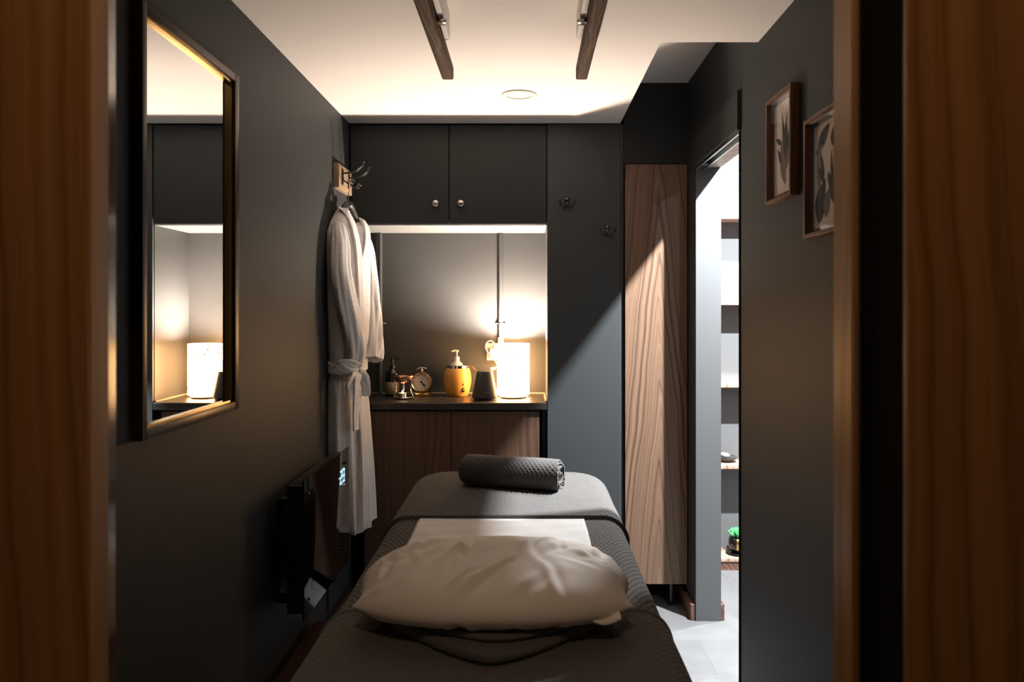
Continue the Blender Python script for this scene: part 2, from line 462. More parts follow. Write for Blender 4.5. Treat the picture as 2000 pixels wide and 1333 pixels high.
# doorway head: pelmet board, sliding track, walnut head lining
t = thing('door_pelmet', 'charcoal pelmet board above the side doorway', 'pelmet', (XR, 2.70, 2.018))
build('board', box(B(), XR-.012, XR, 2.705, 3.44, 2.018, 2.149, 0.001), M['wall'], t)
build('end_cap', box(B(), XR-.013, XR, 2.699, 2.705, 2.012, 2.152), M['black'], t, label='black end cap')
t = thing('door_track', 'aluminium sliding door track under the doorway head', 'door track', (XR+.02, 3.08, DZ-.01))
bm = B()
for a, b_ in ((0.0, 0.006), (0.036, 0.042)): box(bm, XR+a, XR+b_, DY0, DY1-.02, DZ-.024, DZ)
box(bm, XR, XR+.042, DY0, DY1-.02, DZ-.004, DZ)
build('channel', bm, M['steel'], t)
bm = B()
box(bm, XR+.012, XR+.030, 3.30, 3.36, DZ-.022, DZ-.006, 0.002)
build('roller', bm, M['black'], t)
structure('trim_12', box(B(), XR+.05, XO-.001, DY0, DY1-.007, DZ-.012, DZ, 0.001), M['wal_shelf'])

# ------------------------------------------------------------------ fitted cupboards at the end of the room
CX0, CX1 = -0.8225, 0.0905     # niche width
t = thing('wall_cupboard', 'charcoal two-door wall cupboard above the lit niche', 'cupboard', (CX0, D, 1.775))
bm = B()
box(bm, CX0, CX1, D+.004, YB-.002, 1.800, ZC-.002)
build('carcass', bm, M['cab'], t)
build('underside', box(B(), CX0, CX1-.001, D+.004, YB-.002, 1.778, 1.7995), M['white_panel'], t, label='pale underside panel')
for (a, b_, kx) in ((-0.819, -0.3645, -0.4238), (-0.3600, 0.0870, -0.3071)):
    dr = build('door', box(B(), a, b_, D-.017, D+.003, 1.781, ZC-.010, 0.0015), M['cab'], t)
    bm = B()
    lathe(bm, [(0.0, 0.026), (0.0125, 0.0255), (0.0155, 0.022), (0.0155, 0.018), (0.008, 0.012), (0.007, 0.0), (0, 0)], (kx, D-.017, 1.876), 24, axis=(0, -1, 0))
    build('knob', bm, M['steel'], dr, smooth=True, label='brushed steel knob')

t = thing('tall_cupboard', 'tall charcoal cupboard panel beside the niche, with two black hooks', 'cupboard', (0.27, D, 0))
build('carcass', box(B(), 0.0915, 0.447, D+.004, YB-.002, 0.02, ZC-.002), M['nichewall'], t)
build('door', box(B(), 0.0935, 0.4300, D-.015, D+.003, 0.06, ZC-.003, 0.001), M['tall'], t)

t = thing('walnut_cupboard', 'tall walnut-fronted cupboard on black legs beside the doorway', 'cupboard', (0.6, D, 0))
build('carcass', box(B(), 0.456, XR-.004, D+.012, YB-.002, 0.114, 2.058), M['black'], t)
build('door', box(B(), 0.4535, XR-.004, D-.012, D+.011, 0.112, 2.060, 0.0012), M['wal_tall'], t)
for x, y in ((0.49, 3.66), (0.677, 3.64), (0.49, 3.9), (0.677, 3.9)):
    bm = B(); lathe(bm, [(0, 0), (0.02, 0), (0.02, 0.01), (0.011, 0.016), (0.011, 0.115), (0, 0.115)], (x, y, 0), 14)
    build('leg', bm, M['blackmetal'], t, angle=40)
structure('wall_bulkhead', box(B(), 0.449, XR, D+.002, YB, 2.066, 2.441), M['cab'])

t = thing('base_cupboard', 'walnut two-door base cupboard under the dark worktop', 'cupboard', (-0.34, D, 0))
bm = B()
box(bm, -0.772, -0.755, D+.01, YB-.002, 0.0, 0.915)
box(bm, 0.070, 0.087, D+.03, YB-.002, 0.0, 0.915)
box(bm, -0.755, 0.070, YB-.02, YB-.002, 0.0, 0.915)
box(bm, -0.755, 0.070, D+.06, YB-.02, 0.06, 0.08)
build('carcass', bm, M['black'], t)
for a, b_ in ((-0.757, -0.3556), (-0.3520, 0.0555)):
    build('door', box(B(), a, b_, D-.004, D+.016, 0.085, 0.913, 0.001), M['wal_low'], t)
t = thing('worktop', 'dark laminate worktop across the niche under the lamp and clock', 'worktop', (-0.34, D, 0.92))
build('top', box(B(), -0.79, 0.0895, D-.022, YB-.001, 0.920, 0.955, 0.006, 3), M['counter'], t)
bm = B()
box(bm, XL+.003, 0.0895, YB-.008, YB-.001, 0.955, 0.961, 0.001)
box(bm, 0.083, 0.0900, D+.0, YB-.008, 0.955, 0.961, 0.001)
build('seal', bm, M['beadseal'], t, label='pale bead of sealant along the back edge')
bm = B()
box(bm, XL+.001, -0.7905, D+.03, YB-.001, 0.92, 0.953)
build('side_strip', bm, M['counter'], t)

# conduits down the back of the niche
def conduit(x, zb, label, conn):
    t = thing('conduit', label, 'pipe', (x, YB-.018, zb), 'painted conduits on the niche wall')
    bm = B(); tube(bm, [(x, YB-.017, zb), (x, YB-.017, 1.7775)], 0.0115, 16)
    build('pipe', bm, M['nichewall'], t, angle=50)
    bm = B()
    tube(bm, [(x-.024, YB-.004, 1.315), (x-.016, YB-.010, 1.316), (x-.0125, YB-.022, 1.316), (x, YB-.031, 1.316), (x+.0125, YB-.022, 1.316), (x+.016, YB-.010, 1.316), (x+.024, YB-.004, 1.315)], 0.003, 8, sm=4)
    for s in (-1, 1): ball(bm, (x+s*.022, YB-.006, 1.315), 0.0055, 10)
    build('clip', bm, M['steel'], t, smooth=True, label='steel saddle clip')
    if conn:
        bm = B(); tube(bm, [(x, YB-.017, zb-.001), (x, YB-.017, zb+.030)], 0.0165, 16)
        build('connector', bm, M['plastic_white'], t, angle=40, label='white plastic connector')
conduit(-0.136, 1.214, 'painted conduit running down to the socket behind the lamp', True)
conduit(-0.752, 0.957, 'painted conduit in the corner of the niche behind the robe', False)

# socket with plug and flex
t = thing('wall_socket', 'white double wall socket partly hidden behind the lit lamp', 'socket', (-0.13, YB, 1.13))
build('faceplate', box(B(), -0.209, -0.063, YB-.010, YB-.0005, 1.126, 1.214, 0.004), M['plastic_white'], t, angle=40)
for x in (-0.172, -0.100): build('switch', box(B(), x-.003, x+.003, YB-.0115, YB-.010, 1.196, 1.206), M['beadseal'], t)
t = thing('power_plug', 'white plug with looped cable in the wall socket', 'plug', (-0.18, YB-.04, 1.15))
bm = B(); box(bm, -0.192, -0.142, YB-.046, YB-.0115, 1.138, 1.190, 0.008, 3)
build('body', bm, M['plastic_white'], t, angle=40)
bm = B()
tube(bm, [(-0.166, YB-.04, 1.186), (-0.168, YB-.042, 1.212), (-0.185, YB-.045, 1.228), (-0.205, YB-.046, 1.218), (-0.211, YB-.046, 1.195), (-0.200, YB-.05, 1.170), (-0.175, YB-.052, 1.145), (-0.150, YB-.05, 1.10), (-0.12, YB-.045, 1.02), (-0.11, YB-.05, 0.967), (-0.09, 3.90, 0.963), (-0.07, 3.868, 0.963)], 0.0034, 8, sm=6)
build('cable', bm, M['plastic_white'], t, smooth=True)

# ------------------------------------------------------------------ things on the worktop
CZ = 0.9552
LX, LY, LR = -0.069, 3.782, 0.0785
t = thing('table_lamp', 'lit cylindrical table lamp printed with birds and branches', 'lamp', (LX, LY, CZ))
bm = B(); lathe(bm, [(0, 0.006), (0.066, 0.006), (0.068, 0.009), (0.066, 0.014), (0.012, 0.016), (0.012, 0.13), (0.017, 0.132), (0.017, 0.18), (0, 0.18)], (LX, LY, CZ), 32)
build('base', bm, M['plastic_white'], t, angle=40)
for k in range(3):
    bm = B(); a = k*2*PI/3 - PI/2 + 0.9
    lathe(bm, [(0, 0), (0.006, 0), (0.006, 0.0062), (0, 0.0062)], (LX+.058*math.cos(a), LY+.058*math.sin(a), CZ), 10)
    build('foot', bm, M['steel'], t)
bm = B(); ball(bm, (LX, LY, CZ+.224), 0.026, 20, sz=1.2)
build('bulb', bm, M['bulb'], t, smooth=True)
bm = B()
z0, z1 = CZ+.016, CZ+.264
lathe(bm, [(LR-.0015, z0-CZ), (LR, z0-CZ), (LR, z1-CZ), (LR-.0015, z1-CZ), (LR-.0015, z0-CZ)], (LX, LY, CZ), 72)
def shade_poly(bm, pts):
    vs = []
    for px, pz in pts:     # px: metres along the shade from its front centre, pz: height above the worktop
        a = -PI/2 + px/LR
        vs.append(bm.verts.new((LX+(LR+.0007)*math.cos(a), LY+(LR+.0007)*math.sin(a), CZ+pz)))
    f = bm.faces.new(vs); f.material_index = 1
def bird(bm, x, z, s, rot):
    c, sn = math.cos(rot), math.sin(rot)
    for tri in (((-.2, 0), (.25, .05), (-.75, .8)), ((.25, .05), (-.2, 0), (.75, .75)), ((-.7, -.15), (-.1, .16), (.6, .02), (-.1, -.14))):
        shade_poly(bm, [(x+s*(c*p-sn*q), z+s*(sn*p+c*q)) for p, q in tri])
for x, z, s, r in ((-.068, .262, .006, .4), (-.042, .258, .015, 1.2), (-.030, .232, .014, -.5), (-.016, .215, .010, 1.0), (.017, .220, .017, 0.1),
                   (.030, .185, .008, .3), (.026, .160, .008, -.6), (.052, .155, .010, 1.4), (.062, .172, .006, 0), (-.10, .24, .014, .2), (.085, .235, .012, .6), (.11, .21, .014, -.3)):
    bird(bm, x, z-.02, s*1.25, r)
def branch(bm, x, z, ang, ln, w, depth):
    x2, z2 = x+ln*math.sin(ang), z+ln*math.cos(ang)
    nx, nz = math.cos(ang)*w/2, -math.sin(ang)*w/2
    shade_poly(bm, [(x-nx, z-nz), (x+nx, z+nz), (x2+nx*.6, z2+nz*.6), (x2-nx*.6, z2-nz*.6)])
    if depth:
        for d in (-.55, .5): branch(bm, x2, z2, ang+d*random.uniform(.6, 1.3), ln*random.uniform(.6, .85), w*.65, depth-1)
    else:
        shade_poly(bm, [(x2-.002, z2), (x2, z2-.0015), (x2+.002, z2+.001), (x2, z2+.004)])
for x, a, l in ((.036, -.85, .036), (.040, -.25, .040), (.047, .1, .044), (.054, .4, .038), (.030, -1.0, .026), (.085, -.2, .034), (.10, .4, .030), (-.09, -.4, .034), (-.10, .3, .03)):
    branch(bm, x, .020, a, l, .0046, 2)
build('lamp_shade', bm, [M['shade'], M['motif']], t, angle=40)

# aroma diffuser with a clear flared collar
X0, Y0 = -0.2039, 3.700
t = thing('aroma_diffuser', 'dark grey cone-shaped aroma diffuser beside the lit lamp', 'diffuser', (X0, Y0, CZ))
bm = B(); lathe(bm, [(0, .008), (.056, .008), (.0605, .012), (.0612, .020), (.040, .128), (.037, .136), (0, .137)], (X0, Y0, CZ), 40)
build('body', bm, M['greyplastic'], t, angle=40)
bm = B(); lathe(bm, [(0, 0), (.052, 0), (.052, .008), (0, .008)], (X0, Y0, CZ), 32)
build('base', bm, M['black'], t, angle=40)
bm = B(); lathe(bm, [(.036, .1365), (.048, .142), (.064, .158), (.066, .159), (.0658, .1605), (.063, .159), (.047, .1435), (.036, .138)], (X0, Y0, CZ), 40)
build('collar', bm, M['glass'], t, smooth=True, label='clear flared collar')
bm = B()
for i in range(4): box(bm, X0+.004+i*.008, X0+.007+i*.008, Y0-.0590, Y0-.0555, CZ+.038, CZ+.041)
build('button', bm, M['steel'], t)

# lotion warmer: bamboo barrel, pump bottle standing in it
X0, Y0 = -0.3485, 3.866
t = thing('lotion_warmer', 'honey-coloured bamboo barrel lotion warmer with steel rim', 'lotion warmer', (X0, Y0, CZ))
prof = [(0, 0), (.050, 0), (.054, .004), (.062, .035), (.0685, .070), (.069, .090), (.066, .115), (.059, .136), (.0565, .139), (.046, .139), (.046, .02), (0, .02)]
bm = B(); lathe(bm, prof, (X0, Y0, CZ), 48)
build('body', bm, M['bamboo'], t, angle=50)
bm = B(); lathe(bm, [(.0545, .1385), (.0565, .139), (.0560, .152), (.052, .154), (.040, .152), (.040, .14), (.0545, .1385)], (X0, Y0, CZ), 48)
build('rim', bm, M['chrome'], t, angle=40, label='chrome rim')
bm = B()
def on_barrel(a, z, r): return (X0+r*math.sin(a), Y0-r*math.cos(a), CZ+z)
p = on_barrel(.53, .034, .0635)
box(bm, p[0]-.007, p[0]+.007, p[1]-.003, p[1]+.006, p[2]-.010, p[2]+.010, .001)
build('switch', bm, M['black'], t, label='black rocker switch')
bm = B(); p = on_barrel(.50, .062, .0675); ball(bm, p, .0045, 10); 
build('pilot_light', bm, plain('pilot_red', (0.25, 0.05, 0.03), 0.3), t, smooth=True, label='dark red pilot light')
bm = B(); p = on_barrel(.53, .036, .0680); box(bm, p[0]-.003, p[0]+.003, p[1]-.0012, p[1], p[2]-.004, p[2]+.004)
build('switch_mark', bm, M['plastic_white'], t)
t = thing('pump_bottle', 'white pump bottle standing inside the bamboo lotion warmer', 'bottle', (X0-.004, Y0, CZ+.021))
bm = B(); lathe(bm, [(0, 0), (.033, 0), (.034, .004), (.034, .120), (.030, .138), (.016, .150), (.014, .156), (0, .156)], (X0-.004, Y0, CZ+.021), 28)
build('body', bm, M['plastic_white'], t, angle=50)
bm = B(); lathe(bm, [(0, .156), (.014, .156), (.014, .172), (.010, .175), (.0042, .177), (.0042, .197), (.009, .199), (.010, .206), (0, .207)], (X0-.004, Y0, CZ+.021), 20)
tube(bm, [(X0-.004, Y0, CZ+.225), (X0-.018, Y0-.006, CZ+.226), (X0-.029, Y0-.010, CZ+.2215)], lambda u: .0055-.0022*u, 10, sm=4)
build('pump', bm, M['plastic_white'], t, angle=50)

# alarm clock
X0, Y0 = -0.525, 3.85
cz = CZ+.071
t = thing('alarm_clock', 'round brass alarm clock on a small brass stand', 'clock', (X0, Y0, CZ))
bm = B(); lathe(bm, [(0, -.022), (.046, -.022), (.0505, -.018), (.0505, .018), (.048, .022), (.0445, .0225), (.0435, .016), (.0435, .012)], (X0, Y0, cz), 48, axis=(0, -1, 0))
build('case', bm, M['brass'], t, angle=40)
bm = B(); lathe(bm, [(0, .0125), (.044, .0125)], (X0, Y0, cz), 48, axis=(0, -1, 0))
for k in range(12):
    a = k*PI/6; R = Matrix.Translation((X0, Y0, cz)) @ Matrix.Rotation(a, 4, 'Y')
    box(bm, -.0013, .0013, -.0135, -.0128, .032, .039 if k % 3 else .041, mi=1, rot=R)
for k in range(60):
    R = Matrix.Translation((X0, Y0, cz)) @ Matrix.Rotation(k*PI/30, 4, 'Y'); box(bm, -.0003, .0003, -.0133, -.0128, .0405, .042, mi=1, rot=R)
for dx in (-.006, -.002, .003, .006): box(bm, X0+dx-.0012, X0+dx+.0012, Y0-.0133, Y0-.0128, cz+.0145, cz+.0170, mi=1)
build('dial', bm, [M['dial'], M['mount']], t)
bm = B()
for ang, ln, w in ((132, .034, .0028), (141, .026, .0042)):
    R = Matrix.Translation((X0, Y0, cz)) @ Matrix.Rotation(math.radians(ang), 4, 'Y')
    box(bm, -w/2, w/2, -.0165, -.0155, -.007, ln, rot=R)
    box(bm, -w*.9, w*.9, -.0166, -.0154, ln*.45, ln*.7, .001, rot=R)
lathe(bm, [(.0045, 0), (.0045, .0175), (0, .018)], (X0, Y0, cz), 14, axis=(0, -1, 0))
build('hands', bm, M['black'], t)
bm = B(); lathe(bm, [(0, .0185), (.0435, .0185)], (X0, Y0, cz), 40, axis=(0, -1, 0))
build('glass', bm, M['glass'], t, smooth=True)
bm = B(); box(bm, X0-.030, X0+.045, Y0-.022, Y0+.022, CZ, CZ+.0195, .003)
build('stand', bm, M['brass'], t, angle=40)
bm = B(); tube(bm, [(X0, Y0, cz+.048), (X0, Y0, cz+.066)], .0045, 12); lathe(bm, [(0, 0), (.006, .001), (.0075, .006), (.005, .011), (0, .013)], (X0, Y0, cz+.052), 16)
tube(bm, [(X0-.026, Y0, cz+.062), (X0-.014, Y0, cz+.069), (X0, Y0, cz+.070), (X0+.014, Y0, cz+.069), (X0+.023, Y0, cz+.066)], .0028, 8, sm=4)
build('handle', bm, M['chrome'], t, smooth=True)

# oil burner with copper bowl, tealight standing in it
X0, Y0 = -0.599, 3.742
t = thing('oil_burner', 'chrome wire oil burner holding a copper bowl', 'oil burner', (X0, Y0, CZ))
bm = B(); lathe(bm, [(0, .006), (.048, .006), (.050, .008), (.048, .011), (0, .010)], (X0, Y0, CZ), 36)
build('base', bm, M['chrome'], t, angle=40)
for k in range(4):
    a = -PI/2 + .08 + k*PI/2; c, s = math.cos(a), math.sin(a); bm = B()
    tube(bm, [(X0+.046*c, Y0+.046*s, CZ), (X0+.046*c, Y0+.046*s, CZ+.010), (X0+.037*c, Y0+.037*s, CZ+.035), (X0+.036*c, Y0+.036*s, CZ+.055), (X0+.042*c, Y0+.042*s, CZ+.085), (X0+.046*c, Y0+.046*s, CZ+.098)], .0022, 8, sm=4)
    build('leg', bm, M['chrome'], t, smooth=True)
bm = B(); tube(bm, [(X0+.0475*math.cos(i*PI/18), Y0+.0475*math.sin(i*PI/18), CZ+.098) for i in range(37)], .002, 8, closed=True)
build('ring', bm, M['chrome'], t, smooth=True)
bm = B(); lathe(bm, [(0, .070), (.022, .073), (.040, .086), (.050, .099), (.0565, .112), (.0555, .1125), (.048, .101), (.038, .089), (.021, .076), (0, .073)], (X0, Y0, CZ), 40)
build('bowl', bm, M['copper'], t, smooth=True, label='copper bowl')
t = thing('tealight', 'lit tealight candle under the copper bowl', 'candle', (X0-.004, Y0, CZ+.011))
bm = B(); lathe(bm, [(0, 0), (.0195, 0), (.020, .016), (.019, .016), (.019, .002), (0, .002)], (X0-.004, Y0, CZ+.0112), 28)
build('cup', bm, M['steel'], t, angle=40)
bm = B(); lathe(bm, [(0, .002), (.0185, .002), (.0185, .012), (0, .012)], (X0-.004, Y0, CZ+.0112), 24)
build('wax', bm, M['wax'], t, angle=40)
bm = B(); lathe(bm, [(0, .0125), (.0035, .015), (.0042, .019), (.0025, .026), (0, .032)], (X0-.004, Y0, CZ+.0112), 14)
build('flame', bm, M['flame'], t, smooth=True)

# dark bottle behind the burner
X0, Y0 = -0.672, 3.855
t = thing('soap_bottle', 'dark pump bottle with a tan label behind the oil burner', 'bottle', (X0, Y0, CZ))
bm = B(); lathe(bm, [(0, 0), (.032, 0), (.034, .003), (.034, .108), (.030, .122), (.016, .130), (.014, .140), (0, .140)], (X0, Y0, CZ), 32)
build('body', bm, M['amber'], t, angle=50)
bm = B(); lathe(bm, [(.0342, .012), (.0345, .012), (.0345, .072), (.0342, .072)], (X0, Y0, CZ), 32)
build('label', bm, M['paperlabel'], t, smooth=True)
bm = B(); lathe(bm, [(0, .140), (.015, .140), (.015, .152), (.0065, .155), (.0065, .182), (.010, .184), (.010, .190), (0, .191)], (X0, Y0, CZ), 18)
tube(bm, [(X0, Y0, CZ+.187), (X0+.02, Y0-.006, CZ+.188), (X0+.034, Y0-.010, CZ+.185)], .0032, 8)
build('pump', bm, M['blackmetal'], t, angle=50)

# ------------------------------------------------------------------ coat hooks on the tall cupboard
hx, hz = 0.1835, 1.880
yy = D-.0151
t = thing('coat_hook', 'upper black double coat hook on the tall charcoal cupboard', 'hook', (hx, yy, hz), 'black double coat hooks')
bm = B(); lathe(bm, [(0, .008), (.009, .0075), (.0125, .004), (.013, 0)], (hx, yy, hz+.014), 20, axis=(0, -1, 0))
lathe(bm, [(0, .010), (.007, .009), (.010, .004), (.0105, 0)], (hx, yy, hz-.004), 20, axis=(0, -1, 0))
build('plate', bm, M['blackmetal'], t, smooth=True)
bm = B()
for z in (.018, -.001): ball(bm, (hx+.001, yy-.0095, hz+z), .0034, 10, sy=.5)
build('screw', bm, M['steel'], t, smooth=True, label='steel screw heads')
for s in (-1, 1):
    bm = B(); tube(bm, [(hx, yy-.006, hz-.008), (hx+s*.010, yy-.014, hz-.020), (hx+s*.020, yy-.022, hz-.0215), (hx+s*.030, yy-.030, hz-.010), (hx+s*.033, yy-.032, hz+.004)], lambda u: .0042+.0010*u, 10, sm=5)
    ball(bm, (hx+s*.033, yy-.032, hz+.005), .0058, 12)
    build('prong', bm, M['blackmetal'], t, smooth=True)
h2 = copy_tree(t); h2.location = (0.3690, yy, 1.752)
h2['label'] = 'lower black double coat hook on the tall charcoal cupboard'

# ------------------------------------------------------------------ ceiling
t = thing('ceiling_downlight', 'round white recessed downlight, switched off, in the ceiling', 'ceiling light', (-0.033, 3.11, ZC))
bm = B(); lathe(bm, [(.072, 0), (.071, -.004), (.055, -.006), (.050, -.003), (.050, -.001)], (-0.033, 3.11, ZC-.0002), 48)
build('bezel', bm, M['white_panel2'], t, smooth=True)
bm = B(); lathe(bm, [(0, -.0016), (.0505, -.0016)], (-0.033, 3.11, ZC), 40)
build('diffuser', bm, M['plastic_white'], t, smooth=True)

def ceiling_bar(xc, side, label):
    yE = 2.56
    t = thing('massage_bar', label, 'ceiling bar', (xc, 1.9, 2.145), 'wooden ceiling bars over the bed')
    bm = B(); box(bm, xc-.019, xc+.019, 1.25, yE, 2.145, 2.190, .006, 3)
    build('rail', bm, M['bar'], t, angle=40)
    a, b_ = sorted((xc+side*.0215, xc+side*.037))
    bm = B(); box(bm, a, b_, 1.27, 2.25, 2.172, ZC-.0003, .002)
    build('batten', bm, M['white_panel2'], t, angle=40, label='white batten fixing the bar to the ceiling')
    for y in (1.45, 2.09):
        bm = B(); bx = xc+side*.0375
        a, b_ = sorted((xc+side*.0192, bx+side*.004))
        box(bm, a, b_, y-.012, y+.012, 2.158, 2.1715, .001)
        ball(bm, (bx+side*.002, y-.006, 2.165), .0065, 12)
        build('bracket', bm, M['chrome'], t, angle=40, label='chrome bracket')
ceiling_bar(-0.2625, 1, 'weathered wooden ceiling bar over the left side of the bed')
ceiling_bar(0.1790, -1, 'weathered wooden ceiling bar over the right side of the bed')

# ------------------------------------------------------------------ mirror
my0, my1, mz0, mz1 = 1.618, 2.162, 1.110, 2.037
t = thing('wall_mirror', 'tall bronze-framed mirror on the left wall', 'mirror', (XL, 1.89, mz0))
bm = B()
fx0, fx1, w = XL+.0005, -0.804, 0.030
box(bm, fx0, fx1, my0, my0+.020, mz0, mz1, .0015)
box(bm, fx0, fx1, my1-w, my1, mz0, mz1, .0015)
box(bm, fx0, fx1, my0+.020, my1-w, mz0, mz0+.022, .0015)
box(bm, fx0, fx1, my0+.020, my1-w, mz1-.022, mz1, .0015)
build('frame', bm, M['mframe'], t, angle=40)
bm = B()
box(bm, XL+.004, -0.812, my0+.0202, my0+.024, mz0+.022, mz1-.022)
box(bm, XL+.004, -0.812, my1-w-.006, my1-w-.0002, mz0+.022, mz1-.022)
box(bm, XL+.004, -0.812, my0+.024, my1-w-.006, mz0+.0222, mz0+.028)
box(bm, XL+.004, -0.812, my0+.024, my1-w-.006, mz1-.028, mz1-.0222)
build('slip', bm, M['brass'], t, label='brass inner slip')
bm = B(); box(bm, XL+.0008, XL+.0042, my0+.022, my1-w-.002, mz0+.023, mz1-.023)
build('mirror_glass', bm, M['mirror'], t)

# ------------------------------------------------------------------ framed prints on the right wall
def leaf_poly(bm, y, z, ang, ln, w, x, mi, n=10, curve=0.0):
    up, dn = [], []
    for i in range(n+1):
        s = i/n; r = w*math.sin(PI*s**0.8)*(1-.25*s)
        cy = math.sin(ang)*ln*s + math.cos(ang)*curve*math.sin(PI*s); cz = math.cos(ang)*ln*s - math.sin(ang)*curve*math.sin(PI*s)
        up.append((y+cy+math.cos(ang)*r, z+cz-math.sin(ang)*r)); dn.append((y+cy-math.cos(ang)*r, z+cz+math.sin(ang)*r))
    pts = up + dn[1:-1][::-1]
    vs = [bm.verts.new((x, p, q)) for p, q in pts]
    f = bm.faces.new(vs); f.material_index = mi

def picture(y0, y1, z0, z1, label, art):
    xf = 0.7186
    t = thing('framed_print', label, 'picture', (XR, (y0+y1)/2, z0))
    bm = B(); w = .011
    box(bm, xf, XR-.0005, y0, y0+w, z0, z1, .001); box(bm, xf, XR-.0005, y1-w, y1, z0, z1, .001)
    box(bm, xf, XR-.0005, y0+w, y1-w, z0, z0+w, .001); box(bm, xf, XR-.0005, y0+w, y1-w, z1-w, z1, .001)
    build('frame', bm, M['picframe'], t, angle=40)
    bm = B(); box(bm, XR-.006, XR-.0008, y0+w, y1-w, z0+w, z1-w)
    build('mount', bm, M['mount'], t, label='dark mount board')
    bm = B(); a = .012
    vs = [bm.verts.new((XR-.0063, p, q)) for p, q in ((y0+w+a, z0+w+a), (y1-w-a, z0+w+a), (y1-w-a, z1-w-a), (y0+w+a, z1-w-a))]
    bm.faces.new(vs)
    for k, (mi, dy, dz, ang, ln, wd, cv) in enumerate(art): leaf_poly(bm, y1-w-a-dy, z0+w+a+dz, math.radians(-ang), ln, wd, XR-.0066-.00003*k, mi, curve=cv)
    build('artwork', bm, [M['artpaper'], M['artdark'], M['artmid']], t)
    bm = B(); box(bm, XR-.020, XR-.018, y0+w, y1-w, z0+w, z1-w)
    build('glass', bm, M['glass'], t)
# art lists: (ink, metres from the far edge, metres up, lean, length, half width, bend)
picture(2.117, 2.337, 1.700, 2.010, 'framed botanical print of one upright leafy stem', [
    (2, .100, .02, -14, .15, .024, .01), (2, .085, .05, 14, .13, .026, -.01), (2, .092, -.0, 2, .26, .0015, 0),
    (1, .098, .085, 6, .145, .017, .004), (1, .092, .10, -10, .14, .014, -.004), (1, .112, .11, 22, .12, .011, 0),
    (1, .070, .085, -38, .065, .013, 0), (1, .060, .145, -62, .05, .009, 0), (1, .12, .13, 35, .08, .010, 0), (2, .13, .07, 38, .09, .014, 0)])
picture(1.797, 2.017, 1.570, 1.875, 'framed botanical print crowded with broad dark leaves', [
    (2, .040, .07, -6, .15, .012, 0), (1, .030, .01, 24, .12, .038, .01), (2, .075, .02, 30, .09, .024, .01),
    (1, .135, .045, -24, .10, .016, 0), (1, .130, .06, -8, .13, .011, .003), (2, .140, .03, 10, .22, .013, .003), (1, .07, .12, -22, .09, .010, 0),
    (1, .09, .13, 150, .10, .012, 0), (1, .03, .20, 55, .09, .022, 0), (1, .155, .02, 20, .14, .016, 0), (1, .165, .13, 8, .11, .016, 0), (1, .12, .19, 20, .06, .02, 0), (2, .01, .19, 75, .06, .010, 0), (1, .03, .155, 140, .08, .011, 0)])

# ------------------------------------------------------------------ panel heater on the left wall
hx0, hxg, hy0, hy1, hz0, hz1 = -0.774, -0.715, 2.48, 3.10, 0.384, 0.838
t = thing('panel_heater', 'black glass panel heater on the left wall, display lit', 'heater', (XL, 2.79, hz0))
bm = B()
box(bm, hx0, hxg-.009, hy0+.01, hy1-.01, hz0+.02, hz1-.02, .003)
for i in range(9):
    z = hz1-.09-i*.022
    box(bm, hx0+.012, hxg-.022, hy0+.006, hy0+.012, z, z+.009, .002)
for i in range(4):
    x = hx0+.008+i*.011
    box(bm, x, x+.005, hy0+.03, hy1-.03, hz1-.021, hz1-.016, .001)
build('body', bm, M['blackmetal'], t, angle=40)
bm = B(); box(bm, hxg-.006, hxg, hy0, hy1, hz0, hz1, .0015)
build('glass_panel', bm, M['blackglass'], t, angle=40, label='black glass front panel')
for y, z in ((hy0+.05, hz1-.055), (hy1-.05, hz1-.055), (hy0+.05, hz0+.055), (hy1-.05, hz0+.055)):
    bm = B(); lathe(bm, [(0, .004), (.0045, .0038), (.006, .002), (.006, 0)], (hxg, y, z), 16, axis=(1, 0, 0))
    build('fixing', bm, M['blackmetal'], t, smooth=True)

for y in (hy0+.10, hy1-.10):
    bm = B(); box(bm, XL+.0005, hx0+.001, y-.02, y+.02, hz1-.10, hz1-.08); box(bm, XL+.0005, hx0+.001, y-.02, y+.02, hz0+.03, hz0+.05); box(bm, XL+.0005, XL+.006, y-.02, y+.02, hz0+.05, hz1-.10)
    build('bracket', bm, M['blackmetal'], t)
# lit two-digit readout (23) and two indicator marks
bm = B()
SEG = {'2': 'abged', '3': 'abgcd'}
def seg7(bm, ch, y, z, w, h, th):
    x0, x1 = hxg+.0002, hxg+.0008
    R = {'a': (0, w, h-th, h), 'g': (0, w, h/2-th/2, h/2+th/2), 'd': (0, w, 0, th), 'b': (w-th, w, h/2, h), 'c': (w-th, w, 0, h/2), 'f': (0, th, h/2, h), 'e': (0, th, 0, h/2)}
    for s in SEG[ch]:
        a, b_, c, d = R[s]; box(bm, x0, x1, y+a, y+b_, z+c, z+d)
seg7(bm, '2', 2.960, .715, .026, .052, .0062)
seg7(bm, '3', 3.000, .715, .026, .052, .0062)
box(bm, hxg+.0002, hxg+.0008, 2.937, 2.942, .741, .746)
box(bm, hxg+.0002, hxg+.0008, 3.026, 3.030, .700, .705)
build('display', bm, M['digit'], t, label='glowing pale blue digits')
bm = B(); tube(bm, [(-0.755, 3.0, hz0+.02), (-0.75, 3.02, .34), (-0.77, 3.06, .31), (-0.80, 3.10, .33), (-0.80, 3.14, .38), (-0.815, 3.16, .30), (-0.818, 3.18, .14)], .004, 8, sm=6)
build('cable', bm, M['rubber'], t, smooth=True)

